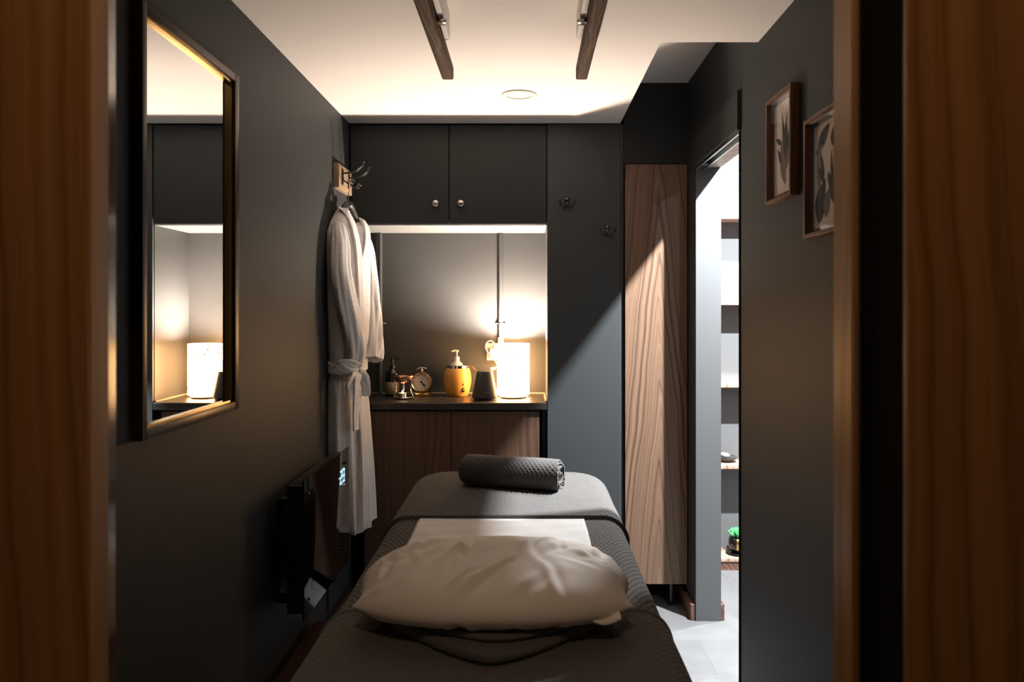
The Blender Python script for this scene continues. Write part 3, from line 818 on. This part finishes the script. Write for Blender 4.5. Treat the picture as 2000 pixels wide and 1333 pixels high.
# ------------------------------------------------------------------ hook rack, hanger and robe
ry0, ry1, rz0, rz1, rx = 3.287, 3.530, 1.905, 2.010, -0.800
t = thing('hook_rack', 'pale wooden hook rack with black wire hooks on the left wall', 'hook rack', (XL, 3.4, rz0))
build('board', box(B(), XL+.0005, rx, ry0, ry1, rz0, rz1, .002), M['pine'], t, angle=40)
for yh in (3.345, 3.465):
    bm = B()
    box(bm, rx, rx+.004, yh-.013, yh+.013, 1.925, 1.995, .002)
    for z in (1.985, 1.935): ball(bm, (rx+.004, yh, z), .005, 10, sx=.6)
    ph = build('hook', bm, M['blackmetal'], t, angle=50)
    bm = B()
    for s in (-1, 1):
        tube(bm, [(rx+.004, yh+s*.006, 1.975), (rx+.030, yh+s*.008, 1.978), (rx+.060, yh+s*.010, 1.985), (rx+.083, yh+s*.010, 2.005), (rx+.092, yh+s*.007, 2.022), (rx+.094, yh, 2.026)], .0026, 8, sm=5)
    build('upper_prong', bm, M['blackmetal'], ph, smooth=True)
    bm = B()
    for s in (-1, 1):
        tube(bm, [(rx+.004, yh+s*.012, 1.950), (rx+.018, yh+s*.016, 1.935), (rx+.036, yh+s*.018, 1.930), (rx+.048, yh+s*.018, 1.945)], .0028, 8, sm=5)
        ball(bm, (rx+.048, yh+s*.018, 1.946), .0055, 10)
    build('lower_prong', bm, M['blackmetal'], ph, smooth=True)

RC = V((-0.752, 3.36, 0)); RD = V((.26, .966, 0)).normalized(); RN = V((.966, -.26, 0)).normalized()
def R3(u, v, z):
    return RC + RD*u + RN*v + V((0, 0, z))

t = thing('coat_hanger', 'dark wooden coat hanger inside the white robe', 'coat hanger', R3(-.06, 0, 1.80))
bm = B()
tube(bm, [R3(-.118, .0, 1.795), R3(-.105, .002, 1.805), R3(-.085, .006, 1.825), R3(-.06, .006, 1.836), R3(-.035, .006, 1.822), R3(.0, .006, 1.785), R3(.035, .002, 1.745), R3(.06, .0, 1.72)], lambda u: .009+.007*math.sin(PI*u), 12, sm=6)
build('arms', bm, M['vinyl'], t, smooth=True)
bm = B()
tube(bm, [R3(-.06, .006, 1.84), R3(-.06, .006, 1.885), R3(-.052, .006, 1.90), R3(-.04, .0, 1.925), R3(-.045, -.004, 1.945), R3(-.06, -.006, 1.950), R3(-.074, -.006, 1.938)], .002, 8, sm=6)
build('hook', bm, M['steel'], t, smooth=True, label='wire hook')

t = thing('bathrobe', 'white waffle bathrobe tied at the waist on the left wall rack', 'bathrobe', R3(-.05, 0, .45))
# body: horizontal loops (z, near edge, far edge, half depth)
rows = [(1.812, -.112, -.005, .030), (1.790, -.135, .020, .038), (1.753, -.165, .055, .046), (1.70, -.196, .088, .050), (1.62, -.198, .105, .052), (1.50, -.19, .105, .054),
        (1.38, -.185, .10, .055), (1.27, -.18, .09, .054), (1.19, -.175, .070, .048), (1.14, -.17, .058, .044), (1.08, -.174, .066, .050), (.98, -.180, .080, .056),
        (.85, -.184, .095, .060), (.70, -.182, .112, .062), (.56, -.175, .125, .062), (.452, -.168, .134, .060)]
zz = np.array([r[0] for r in rows]); n = 110; m = 96
zs = np.linspace(zz[0], zz[-1], n)
U0 = np.interp(-zs, -zz, [r[1] for r in rows]); U1 = np.interp(-zs, -zz, [r[2] for r in rows]); DP = np.interp(-zs, -zz, [r[3] for r in rows])
th = np.linspace(0, 2*PI, m, endpoint=False)
P = np.zeros((n, m, 3)); UVc = np.zeros((n, m, 2))
for i, z in enumerate(zs):
    dn = np.clip((1.14-z)/.7, 0, 1); up = np.clip((z-1.14)/.5, 0, 1)*np.clip((1.8-z)/.15, 0, 1)
    waist = math.exp(-((z-1.13)/.07)**2)
    fold = .012*dn**.6*np.sin(9*th+.8*np.sin(3*z)) + .006*dn*np.sin(17*th+2) + .004*up*np.sin(7*th+5*z) + .005*waist*np.sin(23*th)
    c, s = np.cos(th), np.sin(th)
    cu = np.sign(c)*np.abs(c)**.85; sv = np.sign(s)*np.abs(s)**.8
    h = (U1[i]-U0[i])/2; mid = (U1[i]+U0[i])/2
    u = mid + cu*(h+fold*.5); v = sv*(DP[i]+fold)
    zo = np.full(m, z)
    un, uf = np.interp(z, [1.60, 1.80], [-.055, -.098]), np.interp(z, [1.60, 1.80], [-.055, .012])
    inside = np.clip(np.minimum(u-un, uf-u)/.010, 0, 1)*(s > 0)
    v = v*(1-inside)+(-.02)*inside
    if z > 1.70: zo = zo-(z-1.70)/.11*.032*np.clip((u+.05)/.06, 0, 1)
    if i == n-1: zo = z + .008*np.sin(3*th) - .012*(cu < 0)
    for k in range(m): P[i, k] = R3(u[k], v[k], zo[k])
    UVc[i, :, 0] = np.linspace(0, .72, m); UVc[i, :, 1] = z
P[:, :, 0] = np.maximum(P[:, :, 0], XL+.003)
body = grid_mesh('body', P, M['robe'], t, uv=UVc, close_u=True)
solid(body, .004)

def cloth_tube(name, path, rad, flat, parent, n=60, m=44, fold=.004, seedk=0, cap=False, mat=None):
    pts = smooth_path(path, 12); n = len(pts); fr = frames(pts)
    P = np.zeros((n, m, 3)); W = np.zeros((n, m, 2)); L = 0
    for i, (p, tn, a, b) in enumerate(fr):
        if i: L += (p-fr[i-1][0]).length
        s = i/(n-1)
        r = np.interp(s, np.linspace(0, 1, len(rad)), rad)
        # wide direction follows the robe's width, narrow one its depth
        wd = (RD - tn*RD.dot(tn)).normalized(); nd = tn.cross(wd)
        for k in range(m):
            q = 2*PI*k/m
            f = fold*(math.sin(5*q+6*s+seedk)+.6*math.sin(11*q-9*s*s+seedk))*(.4+s)
            P[i, k] = p + wd*math.cos(q)*(r+f) + nd*math.sin(q)*(r*flat+f)
            W[i, k] = (k/m*2*PI*.055, L)
    P[:, :, 0] = np.maximum(P[:, :, 0], XL+.002)
    o = grid_mesh(name, P, mat or M['robe'], parent, uv=W, close_u=True, caps=cap)
    if not cap: solid(o, .004)
    return o
cloth_tube('sleeve', [R3(-.155, .010, 1.735), R3(-.178, .030, 1.66), R3(-.198, .045, 1.54), R3(-.185, .058, 1.43), R3(-.150, .072, 1.30), R3(-.125, .074, 1.20), R3(-.120, .062, 1.155)], [.030, .046, .050, .052, .048, .032], .72, t, seedk=1)
cloth_tube('sleeve', [R3(.045, .000, 1.735), R3(.082, .008, 1.66), R3(.112, .012, 1.54), R3(.128, .016, 1.42), R3(.130, .022, 1.33), R3(.100, .040, 1.23), R3(.078, .050, 1.165)], [.030, .046, .048, .050, .052, .048], .75, t, seedk=3)

def band(name, path, width, thick, parent, mat=None, wdir=None, twist=None):
    """flat cloth ribbon along a path; wdir gives the direction of its width"""
    pts = smooth_path(path, 10); fr = frames(pts); n = len(fr); m = 7
    P = np.zeros((n, m, 3)); W = np.zeros((n, m, 2)); L = 0
    for i, (p, tn, a, b) in enumerate(fr):
        if i: L += (p-fr[i-1][0]).length
        w0 = wdir(i/(n-1)) if callable(wdir) else (wdir or RD)
        wd = (w0 - tn*w0.dot(tn)).normalized()
        nd = tn.cross(wd)
        for k in range(m):
            x = (k/(m-1)-.5)
            P[i, k] = p + wd*x*width + nd*(.0015*math.sin(6*x+9*i/n))
            W[i, k] = (x*width, L)
    P[:, :, 0] = np.maximum(P[:, :, 0], XL+.002)
    o = grid_mesh(name, P, mat or M['robe'], parent, uv=W); solid(o, thick)
    return o
# lapels: from behind the neck over each shoulder to the wrap-over
band('lapel', [R3(-.124, -.004, 1.812), R3(-.116, .022, 1.796), R3(-.104, .046, 1.75), R3(-.086, .060, 1.66), R3(-.074, .064, 1.56), R3(-.062, .068, 1.42), R3(-.055, .066, 1.28), R3(-.055, .056, 1.16)], .048, .006, t)
band('lapel', [R3(.028, -.010, 1.790), R3(.034, .020, 1.778), R3(.030, .044, 1.735), R3(.006, .058, 1.66), R3(-.03, .059, 1.58), R3(-.05, .058, 1.50)], .048, .006, t)
band('collar_back', [R3(-.124, .000, 1.800), R3(-.100, -.024, 1.806), R3(-.05, -.036, 1.800), R3(.005, -.026, 1.786), R3(.030, -.004, 1.778)], .036, .006, t, wdir=V((0, 0, 1)))
# belt, knot, loops and tails
N_ = 60; pts = []
for k in range(N_+1):
    a = 2*PI*k/N_; c, s = math.cos(a), math.sin(a)
    pts.append(R3(-.056+(.122)*math.copysign(abs(c)**.85, c), .052*math.copysign(abs(s)**.8, s), 1.140-.012*math.cos(a)*0+.008*math.sin(2*a)))
pts = [V((max(p.x, XL+.004), p.y, p.z)) for p in pts]
P = np.zeros((N_+1, 6, 3)); W = np.zeros((N_+1, 6, 2))
for i, p in enumerate(pts):
    for k in range(6):
        P[i, k] = p + V((0, 0, (k/5-.5)*.046)); W[i, k] = (i*.0085, k*.009)
belt = grid_mesh('belt', P, M['robe'], t, uv=W); solid(belt, .007, 1)
UPZ = V((0, 0, 1))
bm = B(); kp = R3(-.105, .070, 1.132)
ball(bm, kp, .020, 16, sx=1, sy=1, sz=1)
for v in bm.verts: v.co = kp + (v.co-kp)*(1+.22*math.sin(90*v.co.z+140*v.co.y))
build('knot', bm, M['robe_plain'], belt, smooth=True)
band('bow', [R3(-.110, .072, 1.135), R3(-.150, .088, 1.156), R3(-.200, .070, 1.170), R3(-.214, .045, 1.160), R3(-.195, .058, 1.140), R3(-.150, .075, 1.128), R3(-.112, .078, 1.130)], .034, .004, belt, wdir=(UPZ*.8+RN*.6))
band('bow', [R3(-.095, .076, 1.125), R3(-.060, .082, 1.100), R3(-.035, .078, 1.050), R3(-.030, .072, 1.020), R3(-.045, .080, 1.028), R3(-.070, .085, 1.075), R3(-.095, .082, 1.12)], .034, .004, belt, wdir=(RN*.7+RD*.6))
band('tail', [R3(-.112, .080, 1.125), R3(-.135, .086, 1.09), R3(-.142, .084, 1.02), R3(-.140, .082, .96), R3(-.140, .083, .885)], .046, .005, belt)
band('tail', [R3(-.120, .078, 1.128), R3(-.165, .082, 1.112), R3(-.182, .076, 1.09), R3(-.182, .070, 1.065)], .026, .005, belt)
# wrap-over front edge below the belt
band('front_edge', [R3(-.085, .054, 1.12), R3(-.075, .066, 1.0), R3(-.066, .074, .85), R3(-.058, .078, .68), R3(-.055, .079, .50), R3(-.056, .078, .455)], .040, .005, t)
# stitched pocket on the far side of the skirt
# ------------------------------------------------------------------ massage table
BX0, BX1, BY0, BY1, BR, BRC, BZ = -0.4455, 0.309, 1.15, 3.19, 0.07, 0.085, 0.720
t = thing('massage_table', 'padded massage table under dark grey towels', 'massage table', (-.07, 2.2, 0))
bm = B(); box(bm, BX0+.03, BX1-.03, BY0+.03, BY1-.03, BZ-.075, BZ-.012, .03, 4)
build('mattress', bm, M['vinyl'], t, smooth=True)
bm = B(); box(bm, BX0+.05, BX1-.05, BY0+.05, BY1-.05, BZ-.135, BZ-.0755, .004)
build('frame', bm, M['beech'], t, angle=40)
for x in (BX0+.10, BX1-.10):
    for y in (BY0+.22, BY1-.24):
        bm = B(); box(bm, x-.022, x+.022, y-.022, y+.022, 0.02, BZ-.136, .003)
        lg = build('leg', bm, M['beech'], t, angle=40)
        bm = B(); box(bm, x-.025, x+.025, y-.025, y+.025, 0.0, .0199, .003)
        build('rubber_foot', bm, M['rubber'], lg, angle=40)

def drape(A, Bv, off, disp, flare=.05):
    """wrap flat cloth coordinates over the table: flat on top, rounded over the rim, then hanging"""
    cx0, cx1, cy0, cy1 = BX0+BR+BRC, BX1-BR-BRC, BY0+BR+BRC, BY1-BR-BRC
    qx, qy = np.clip(A, cx0, cx1), np.clip(Bv, cy0, cy1)
    dx, dy = A-qx, Bv-qy
    d = np.sqrt(dx*dx+dy*dy); dd = np.maximum(d, 1e-9); ux, uy = dx/dd, dy/dd
    e = d-BRC
    phi = np.clip(e/BR, 0, PI/2)
    hang = np.maximum(e-BR*PI/2, 0)
    h = np.where(e > 0, BRC+BR*np.sin(phi)+hang*flare, d)
    X = qx+ux*h; Y = qy+uy*h
    Z = BZ-np.where(e > 0, BR*(1-np.cos(phi))+hang, 0)
    k = np.where(e > 0, np.sin(phi), 0.0)
    nx, ny, nz = ux*k, uy*k, np.where(e > 0, np.cos(phi), 1.0)
    o = off+disp
    return np.stack([X+nx*o, Y+ny*o, Z+nz*o], -1)

def net(A, Bv, a, b, amp):
    c = np.cos(2*PI*A/a)*np.cos(2*PI*Bv/b)
    s = np.clip((c-.04)/.55, 0, 1); s = s*s*(3-2*s)
    return -amp*s
def lumps(A, Bv, amp):
    return amp*(np.sin(5.1*A+3.3*Bv)+.7*np.sin(9.7*A-6.1*Bv+1.3)+.5*np.sin(17*Bv+4*A))

def towel(name, x0, x1, y0, y1, off, a, b, amp, label, da=.0020, db=.0036, hem=(), fine=(0, 9), flare=.05):
    def axis_pts(lo, hi, f0, f1, fine, coarse):
        f0, f1 = max(lo, f0), min(hi, f1)
        out = []
        if f0 > lo: out.append(np.linspace(lo, f0, max(2, int((f0-lo)/coarse)))[:-1])
        out.append(np.linspace(f0, f1, int((f1-f0)/fine)+1))
        if f1 < hi: out.append(np.linspace(f1, hi, max(2, int((hi-f1)/coarse)))[1:])
        return np.concatenate(out)
    A, Bv = np.meshgrid(axis_pts(x0, x1, BX0-.05, BX1+.06, da, .008), axis_pts(y0, y1, fine[0], fine[1], db, .012))
    disp = net(A+.004*np.sin(7*Bv), Bv, a, b, amp)+lumps(A, Bv, .0012)
    for side in hem:
        dist = (Bv-y0) if side == 'near' else (y1-Bv)
        k = np.clip((.014-dist)/.004, 0, 1); disp = disp*(1-k)+k*.0036
        disp = np.where(dist < db*.5, -off+.0004, disp)
    P = drape(A, Bv, off, disp, flare)
    return P, setp(grid_mesh(name, P, M['towel'], None, (0, 0, 0)), label, 'towel')
P, o = towel('table_cover', BX0-.40, BX1+.40, BY0-.30, BY1+.20, .002, .0160, .030, .0048, 'dark grey textured cover draped over the massage table', fine=(1.62, 2.48))
o['category'] = 'table cover'
towel('bath_towel', BX0-.36, BX1+.36, 2.445, BY1+.32, .0108, .0160, .030, .0046, 'dark grey bath towel across the far end of the massage table', hem=('near',), fine=(2.4, BY1+.03))
towel('bath_towel', BX0-.38, BX1+.38, BY0-.25, 1.700, .0080, .0130, .020, .0022, 'dark grey bath towel across the near end under the pillow', da=.0026, db=.0034, hem=('far',), fine=(1.2, 1.75))

# paper sheet strip
na, nb = 60, 110
A, Bv = np.meshgrid(np.linspace(-.340, .179, na), np.linspace(1.62, 2.49, nb))
wr = .0010*np.sin(40*A+25*Bv)+.0008*np.sin(70*Bv-13*A)
P = drape(A, Bv, .0042, np.where(Bv > 2.42, 0, wr+.0010)+lumps(A, Bv, .0012))
setp(solid(grid_mesh('paper_sheet', P, M['sheet'], None, (0, 0, 0)), .0006), 'white paper sheet strip running from the pillow under the towel', 'sheet')

# rolled towel: spiral sheet
p0, p1 = V((-.232, 2.905, 0)), V((.118, 2.800, 0))
ax = (p1-p0).normalized(); sd = V((-ax.y, ax.x, 0)); Lr = (p1-p0).length
turns, r0, r1 = 4.3, .012, .0605
nt_, nl = 520, 130
tt = np.linspace(0, 1, nt_); thn = tt*turns*2*PI
rr = r0+(r1-r0)*tt
arc = np.cumsum(np.r_[0, np.sqrt(np.diff(rr)**2+(rr[1:]*np.diff(thn))**2)])
ll = np.linspace(0, Lr, nl)
Lg, Ag = np.meshgrid(ll, arc)
dsp = net(Lg, Ag, .0165, .019, .0032)+.0012*np.sin(20*Lg+9*Ag)
outer = np.clip((tt-.76)/.04, 0, 1)[:, None]
radius = rr[:, None]+dsp*outer
zc = BZ+.0650
ths = -thn+thn[-1]-0.9     # outer edge ends low at the back
P = np.zeros((nt_, nl, 3))
sq = .95
endj = .006*np.sin(thn*1.7)[:, None]*np.where(Lg < .02, -1, np.where(Lg > Lr-.02, 1, 0))
bulge = 1+.05*np.sin(PI*Lg/Lr)
px_ = np.cos(ths)[:, None]*radius*bulge; pz_ = np.sin(ths)[:, None]*radius*sq*bulge
Lx = Lg+endj
for c in range(3):
    P[:, :, c] = p0[c]+ax[c]*Lx+sd[c]*px_+(zc+pz_ if c == 2 else 0)
P[:, :, 2] = np.maximum(P[:, :, 2], BZ+.0150)
rt = grid_mesh('rolled_towel', P, M['towel'], None, (p0.x, p0.y, BZ))
solid(rt, .0062)
setp(rt, 'rolled dark grey towel at the far end of the massage table', 'towel')

# folded towel under the pillow: rounded front edge sagging to a point
n1, m1 = 90, 140
th_ = .018
t = thing('folded_towel', 'folded dark towel under the pillow, its front edge curved', 'towel', (-.07, 1.6, BZ+.012))
def fold_layer(name, z0, x0, x1, front, back, hh):
    Ux = np.linspace(-1, 1, m1); prof = []
    P = np.zeros((n1, m1, 3))
    for i in range(n1):
        s = i/(n1-1)            # 0 bottom back -> around the front -> 1 top back
        for k, ux in enumerate(Ux):
            x = (x0+x1)/2+ux*(x1-x0)/2
            f = front(ux)
            if s < .4: y = back+(f+hh-back)*(s/.4); z = z0
            elif s < .6:
                a = (s-.4)/.2*PI; y = f+hh-hh*math.sin(a); z = z0+hh-hh*math.cos(a)
            else: y = f+hh+(back-f-hh)*((s-.6)/.4); z = z0+2*hh
            e = max(0, abs(ux)-.93)/.07
            z = z0+hh+(z-z0-hh)*math.sqrt(max(0, 1-e*e))
            z += .003*math.sin(11*x+20*y)*(s > .5)+net(np.array(x), np.array(y), .013, .02, .0012)*1.0
            P[i, k] = (x, y, max(z, BZ+.0105))
    return grid_mesh(name, P, M['towel'], t)
fold_layer('lower_fold', BZ+.0100, -.30, .165, lambda u: 1.425+.20*abs(u)**1.5, 1.86, .010)
fold_layer('upper_fold', BZ+.0305, -.270, .150, lambda u: 1.475+.13*abs(u)**1.7, 1.84, .007)

# pillow
t = thing('pillow', 'plump white pillow on the near end of the massage table', 'pillow', (-.07, 1.66, BZ+.05))
pc = V((-.069, 1.660, BZ+.093)); pa, pb, pt_ = .286, .192, .068
def pillow_side(sgn, n=150, m=110):
    uu = np.sin(np.linspace(-PI/2, PI/2, n)); vv = np.sin(np.linspace(-PI/2, PI/2, m))
    Uu, Vv = np.meshgrid(uu, vv)
    X = pa*Uu*(1-.11*(np.abs(Vv)**1.3-0.98*np.abs(Vv)**4)*np.abs(Uu))
    Y = pb*Vv*(1-.50*np.abs(Uu)**2.4)
    base = (np.clip(1-np.abs(Uu)**4.6, 0, 1)**.55)*(np.clip(1-np.abs(Vv)**2.6, 0, 1)**.5)
    ang = np.arctan2(Vv*pb, Uu*pa); rad = np.hypot(Uu, Vv)
    def crease(u0, v0, du, dv, w, ln, amp):
        # one narrow pleat along the direction (du, dv)
        L_ = math.hypot(du, dv); a_ = ((Uu-u0)*du+(Vv-v0)*dv)/L_; b_ = ((Uu-u0)*-dv+(Vv-v0)*du)/L_
        b_ = b_+.05*np.sin(5*a_)
        return amp*np.exp(-(a_/ln)**2)*(np.exp(-(b_/w)**2)-.8*np.exp(-((b_-1.6*w)/w)**2))
    rnd = random.Random(5); wr = 0*Uu
    for k_ in range(34):
        u0 = rnd.uniform(-.9, .9); v0 = rnd.uniform(-.95, .2)
        wr = wr+crease(u0, v0, .35*u0+rnd.uniform(-.5, .5), -1.0, rnd.uniform(.02, .05), rnd.uniform(.12, .38), rnd.uniform(.004, .0095))
    for k_ in range(14):
        sx_ = rnd.choice((-1, 1)); u0 = sx_*rnd.uniform(.6, .95); v0 = rnd.uniform(-.6, .6)
        wr = wr+crease(u0, v0, sx_, v0*.8+rnd.uniform(-.3, .3), rnd.uniform(.03, .06), rnd.uniform(.1, .25), rnd.uniform(.002, .005))
    wr = wr+.0030*np.sin(9*ang+3*np.sin(4*rad))*np.clip(rad-.4, 0, 1)
    edge = np.clip(1-np.maximum(np.abs(Uu), np.abs(Vv))**7, 0, 1)
    Z = sgn*pt_*base*(1.0 if sgn > 0 else .95) + wr*edge
    sag = -.016*np.abs(Uu)**2.2-.012*(np.clip(np.abs(Vv), 0, 1)**2)
    return np.stack([pc.x+X, pc.y+Y, pc.z+Z+sag], -1)
Pt, Pb_ = pillow_side(1), pillow_side(-1)
Pb_[:, :, 2] = np.maximum(Pb_[:, :, 2], BZ+.0475)
mt = grid_mesh('pt', Pt, M['pillow']); 
me1 = mt.data
bm = bmesh.new(); bm.from_mesh(me1)
bpy.data.objects.remove(mt); bpy.data.meshes.remove(me1)
mb = grid_mesh('pb', Pb_, M['pillow']); bm.from_mesh(mb.data)
me2 = mb.data; bpy.data.objects.remove(mb); bpy.data.meshes.remove(me2)
bmesh.ops.remove_doubles(bm, verts=bm.verts[:], dist=.0006)
build('cushion', bm, M['pillow'], t, smooth=True)
# open ends of the pillowcase showing below the cushion's corners
def flap(xa, xb, ya, yb, zc):
    A, C = np.meshgrid(np.linspace(0, 1, 24), np.linspace(0, 1, 16))
    X = xa+(xb-xa)*A; Y = ya+(yb-ya)*C
    Z = zc+.006*np.sin(7*A+3*C)+.004*np.sin(15*C)
    o = grid_mesh('pillowcase_flap', np.stack([X, Y, Z], -1), M['pillow'], t); solid(o, .006); return o
flap(.085, .184, 1.515, 1.68, BZ+.055)
flap(-.325, -.25, 1.58, 1.74, BZ+.058)

# ------------------------------------------------------------------ shelves next door and what stands on them
shelf_z = [(1.890, .022, 'topmost walnut shelf seen through the side doorway'), (1.432, .022, 'second walnut shelf down, at eye level through the doorway'),
           (0.993, .022, 'third walnut shelf down, empty, seen through the doorway'), (0.562, .024, 'walnut shelf holding the dark bowl')]
for z, h, lab in shelf_z:
    o = build('wall_shelf', box(B(), XO+.001, 1.75, 4.11, YA-.001, z-h, z, .0015), M['wal_shelf'], None, (1.3, 4.2, z-h), angle=40)
    setp(o, lab, 'shelf', 'walnut shelves in the next room')
t = thing('plinth_shelf', 'low walnut plinth shelf under the potted succulent', 'shelf', (1.3, 4.2, 0))
build('top', box(B(), XO+.02, 1.75, 4.105, YA-.001, .046, .066, .002), M['wal_shelf'], t, angle=40)
build('plinth', box(B(), XO+.02, 1.75, 4.112, YA-.001, .0, .0458), M['wal_dark'], t)

X0, Y0, Z0 = 1.075, 4.19, .5622
t = thing('bowl', 'shallow dark stone bowl on the shelf through the doorway', 'bowl', (X0, Y0, Z0))
bm = B(); lathe(bm, [(0, 0), (.022, 0), (.030, .005), (.052, .026), (.054, .036), (.050, .040), (.046, .034), (.025, .014), (0, .010)], (0, 0, 0), 36)
for v in bm.verts: v.co.z += .18*v.co.x*(v.co.z > .02)*-1+.0; v.co.x *= 1.1
bmesh.ops.translate(bm, verts=bm.verts[:], vec=(X0, Y0, Z0))
build('vessel', bm, M['stone'], t, smooth=True)
bm = B(); ball(bm, (X0-.014, Y0-.004, Z0+.036), .034, 20, sz=.42)
build('filling', bm, M['bowlin'], t, smooth=True, label='tan contents')
X0, Y0, Z0 = 1.005, 4.2, 1.4322
bm = B(); lathe(bm, [(0, 0), (.018, 0), (.020, .02), (.020, .055), (.012, .064), (.010, .075), (0, .076)], (X0, Y0, Z0), 24)
setp(build('jar', bm, M['amber'], None, (X0, Y0, Z0), angle=50), 'small dark jar at the left end of the eye-level shelf', 'jar')
X0, Y0, Z0 = 1.138, 4.185, .0662
t = thing('potted_succulent', 'green succulent in a black and gold pot on the plinth shelf', 'plant', (X0, Y0, Z0))
bm = B(); lathe(bm, [(0, 0), (.050, 0), (.064, .010), (.062, .012), (.048, .006), (0, .006)], (X0, Y0, Z0), 32)
build('saucer', bm, M['amber'], t, smooth=True)
bm = B(); lathe(bm, [(0, .0065), (.034, .0065), (.046, .03), (.050, .06), (.046, .088), (.041, .090), (.041, .078), (0, .078)], (X0, Y0, Z0), 32)
for f in bm.faces:
    c = f.calc_center_median()-V((X0, Y0, Z0))
    if .02 < c.z < .085 and c.x > -.018 and c.y < 0 and math.hypot(c.x, c.y) > .035: f.material_index = 1
build('pot', bm, [M['amber'], M['gold']], t, smooth=True)
bm = B()
for ring, (cnt, tilt, ln) in enumerate(((7, 1.15, .062), (7, .8, .058), (6, .45, .05), (4, .15, .042))):
    for k in range(cnt):
        a = k*2*PI/cnt+ring*.45; d = V((math.cos(a)*math.sin(tilt), math.sin(a)*math.sin(tilt), math.cos(tilt)))
        b0 = V((X0, Y0, Z0+.088))
        tube(bm, [b0+d*ln*s+V((0, 0, .006*s*s)) for s in (0, .25, .5, .75, .92, 1)], lambda u: .0012+.0095*math.sin(PI*u**.75)**.8, 8)
build('leaves', bm, M['leaf'], t, smooth=True, label='bright green pointed leaves')

# ------------------------------------------------------------------ light
def disk(name, loc, size, power, col, aim=(0, 0, -1), spread=PI):
    l = bpy.data.lights.new(name, 'AREA'); l.shape = 'DISK'; l.size = size; l.energy = power; l.color = col; l.spread = spread
    o = bpy.data.objects.new(name, l); COL.objects.link(o); o.location = loc
    o.rotation_euler = V(aim).to_track_quat('-Z', 'Y').to_euler()
    return o
COOL = (0.94, 0.97, 1.0)
disk('downlight_doorway', (1.21, 2.87, ZA-.005), .05, 250, COOL)
disk('downlight_shelf', (1.21, 3.60, ZA-.005), .05, 110, COOL)
disk('downlight_far', (1.70, 0.05, ZA-.005), .05, 34, COOL)
disk('corridor_lamp', (-0.03, 0.28, 2.44), .22, 6.5, (1.0, 0.68, 0.44))
pl = bpy.data.lights.new('corridor_fill', 'POINT'); pl.energy = 5.5; pl.color = (1.0, 0.68, 0.42); pl.shadow_soft_size = .10  # unseen warm fill added to even the light on the jambs
plo = bpy.data.objects.new('corridor_fill', pl); COL.objects.link(plo); plo.location = (-0.25, -0.75, 1.25)

w = bpy.data.worlds.new('World'); S.world = w; w.use_nodes = True
w.node_tree.nodes['Background'].inputs[0].default_value = (1.0, 0.8, 0.62, 1)
w.node_tree.nodes['Background'].inputs[1].default_value = 0.01

# ------------------------------------------------------------------ camera
cam = bpy.data.cameras.new('camera'); co = bpy.data.objects.new('camera', cam); COL.objects.link(co)
co.location = (0, 0, CAMZ); co.rotation_euler = (PI/2, 0, 0)
cam.sensor_width = 36; cam.lens = 1512/2000*36
cam.shift_x = -30/2000; cam.shift_y = -61.5/2000
cam.clip_start = .02
cam.dof.use_dof = True; cam.dof.focus_distance = 3.55; cam.dof.aperture_fstop = 6.3
S.camera = co

S.view_settings.view_transform = 'Standard'; S.view_settings.look = 'None'
S.view_settings.exposure = 0.0; S.view_settings.gamma = 1.0; S.view_settings.use_curve_mapping = False
c = S.cycles
c.use_denoising = True
c.max_bounces = 10; c.diffuse_bounces = 6; c.glossy_bounces = 5; c.transparent_max_bounces = 10
c.caustics_reflective = False; c.caustics_refractive = False
c.sample_clamp_indirect = 6.0
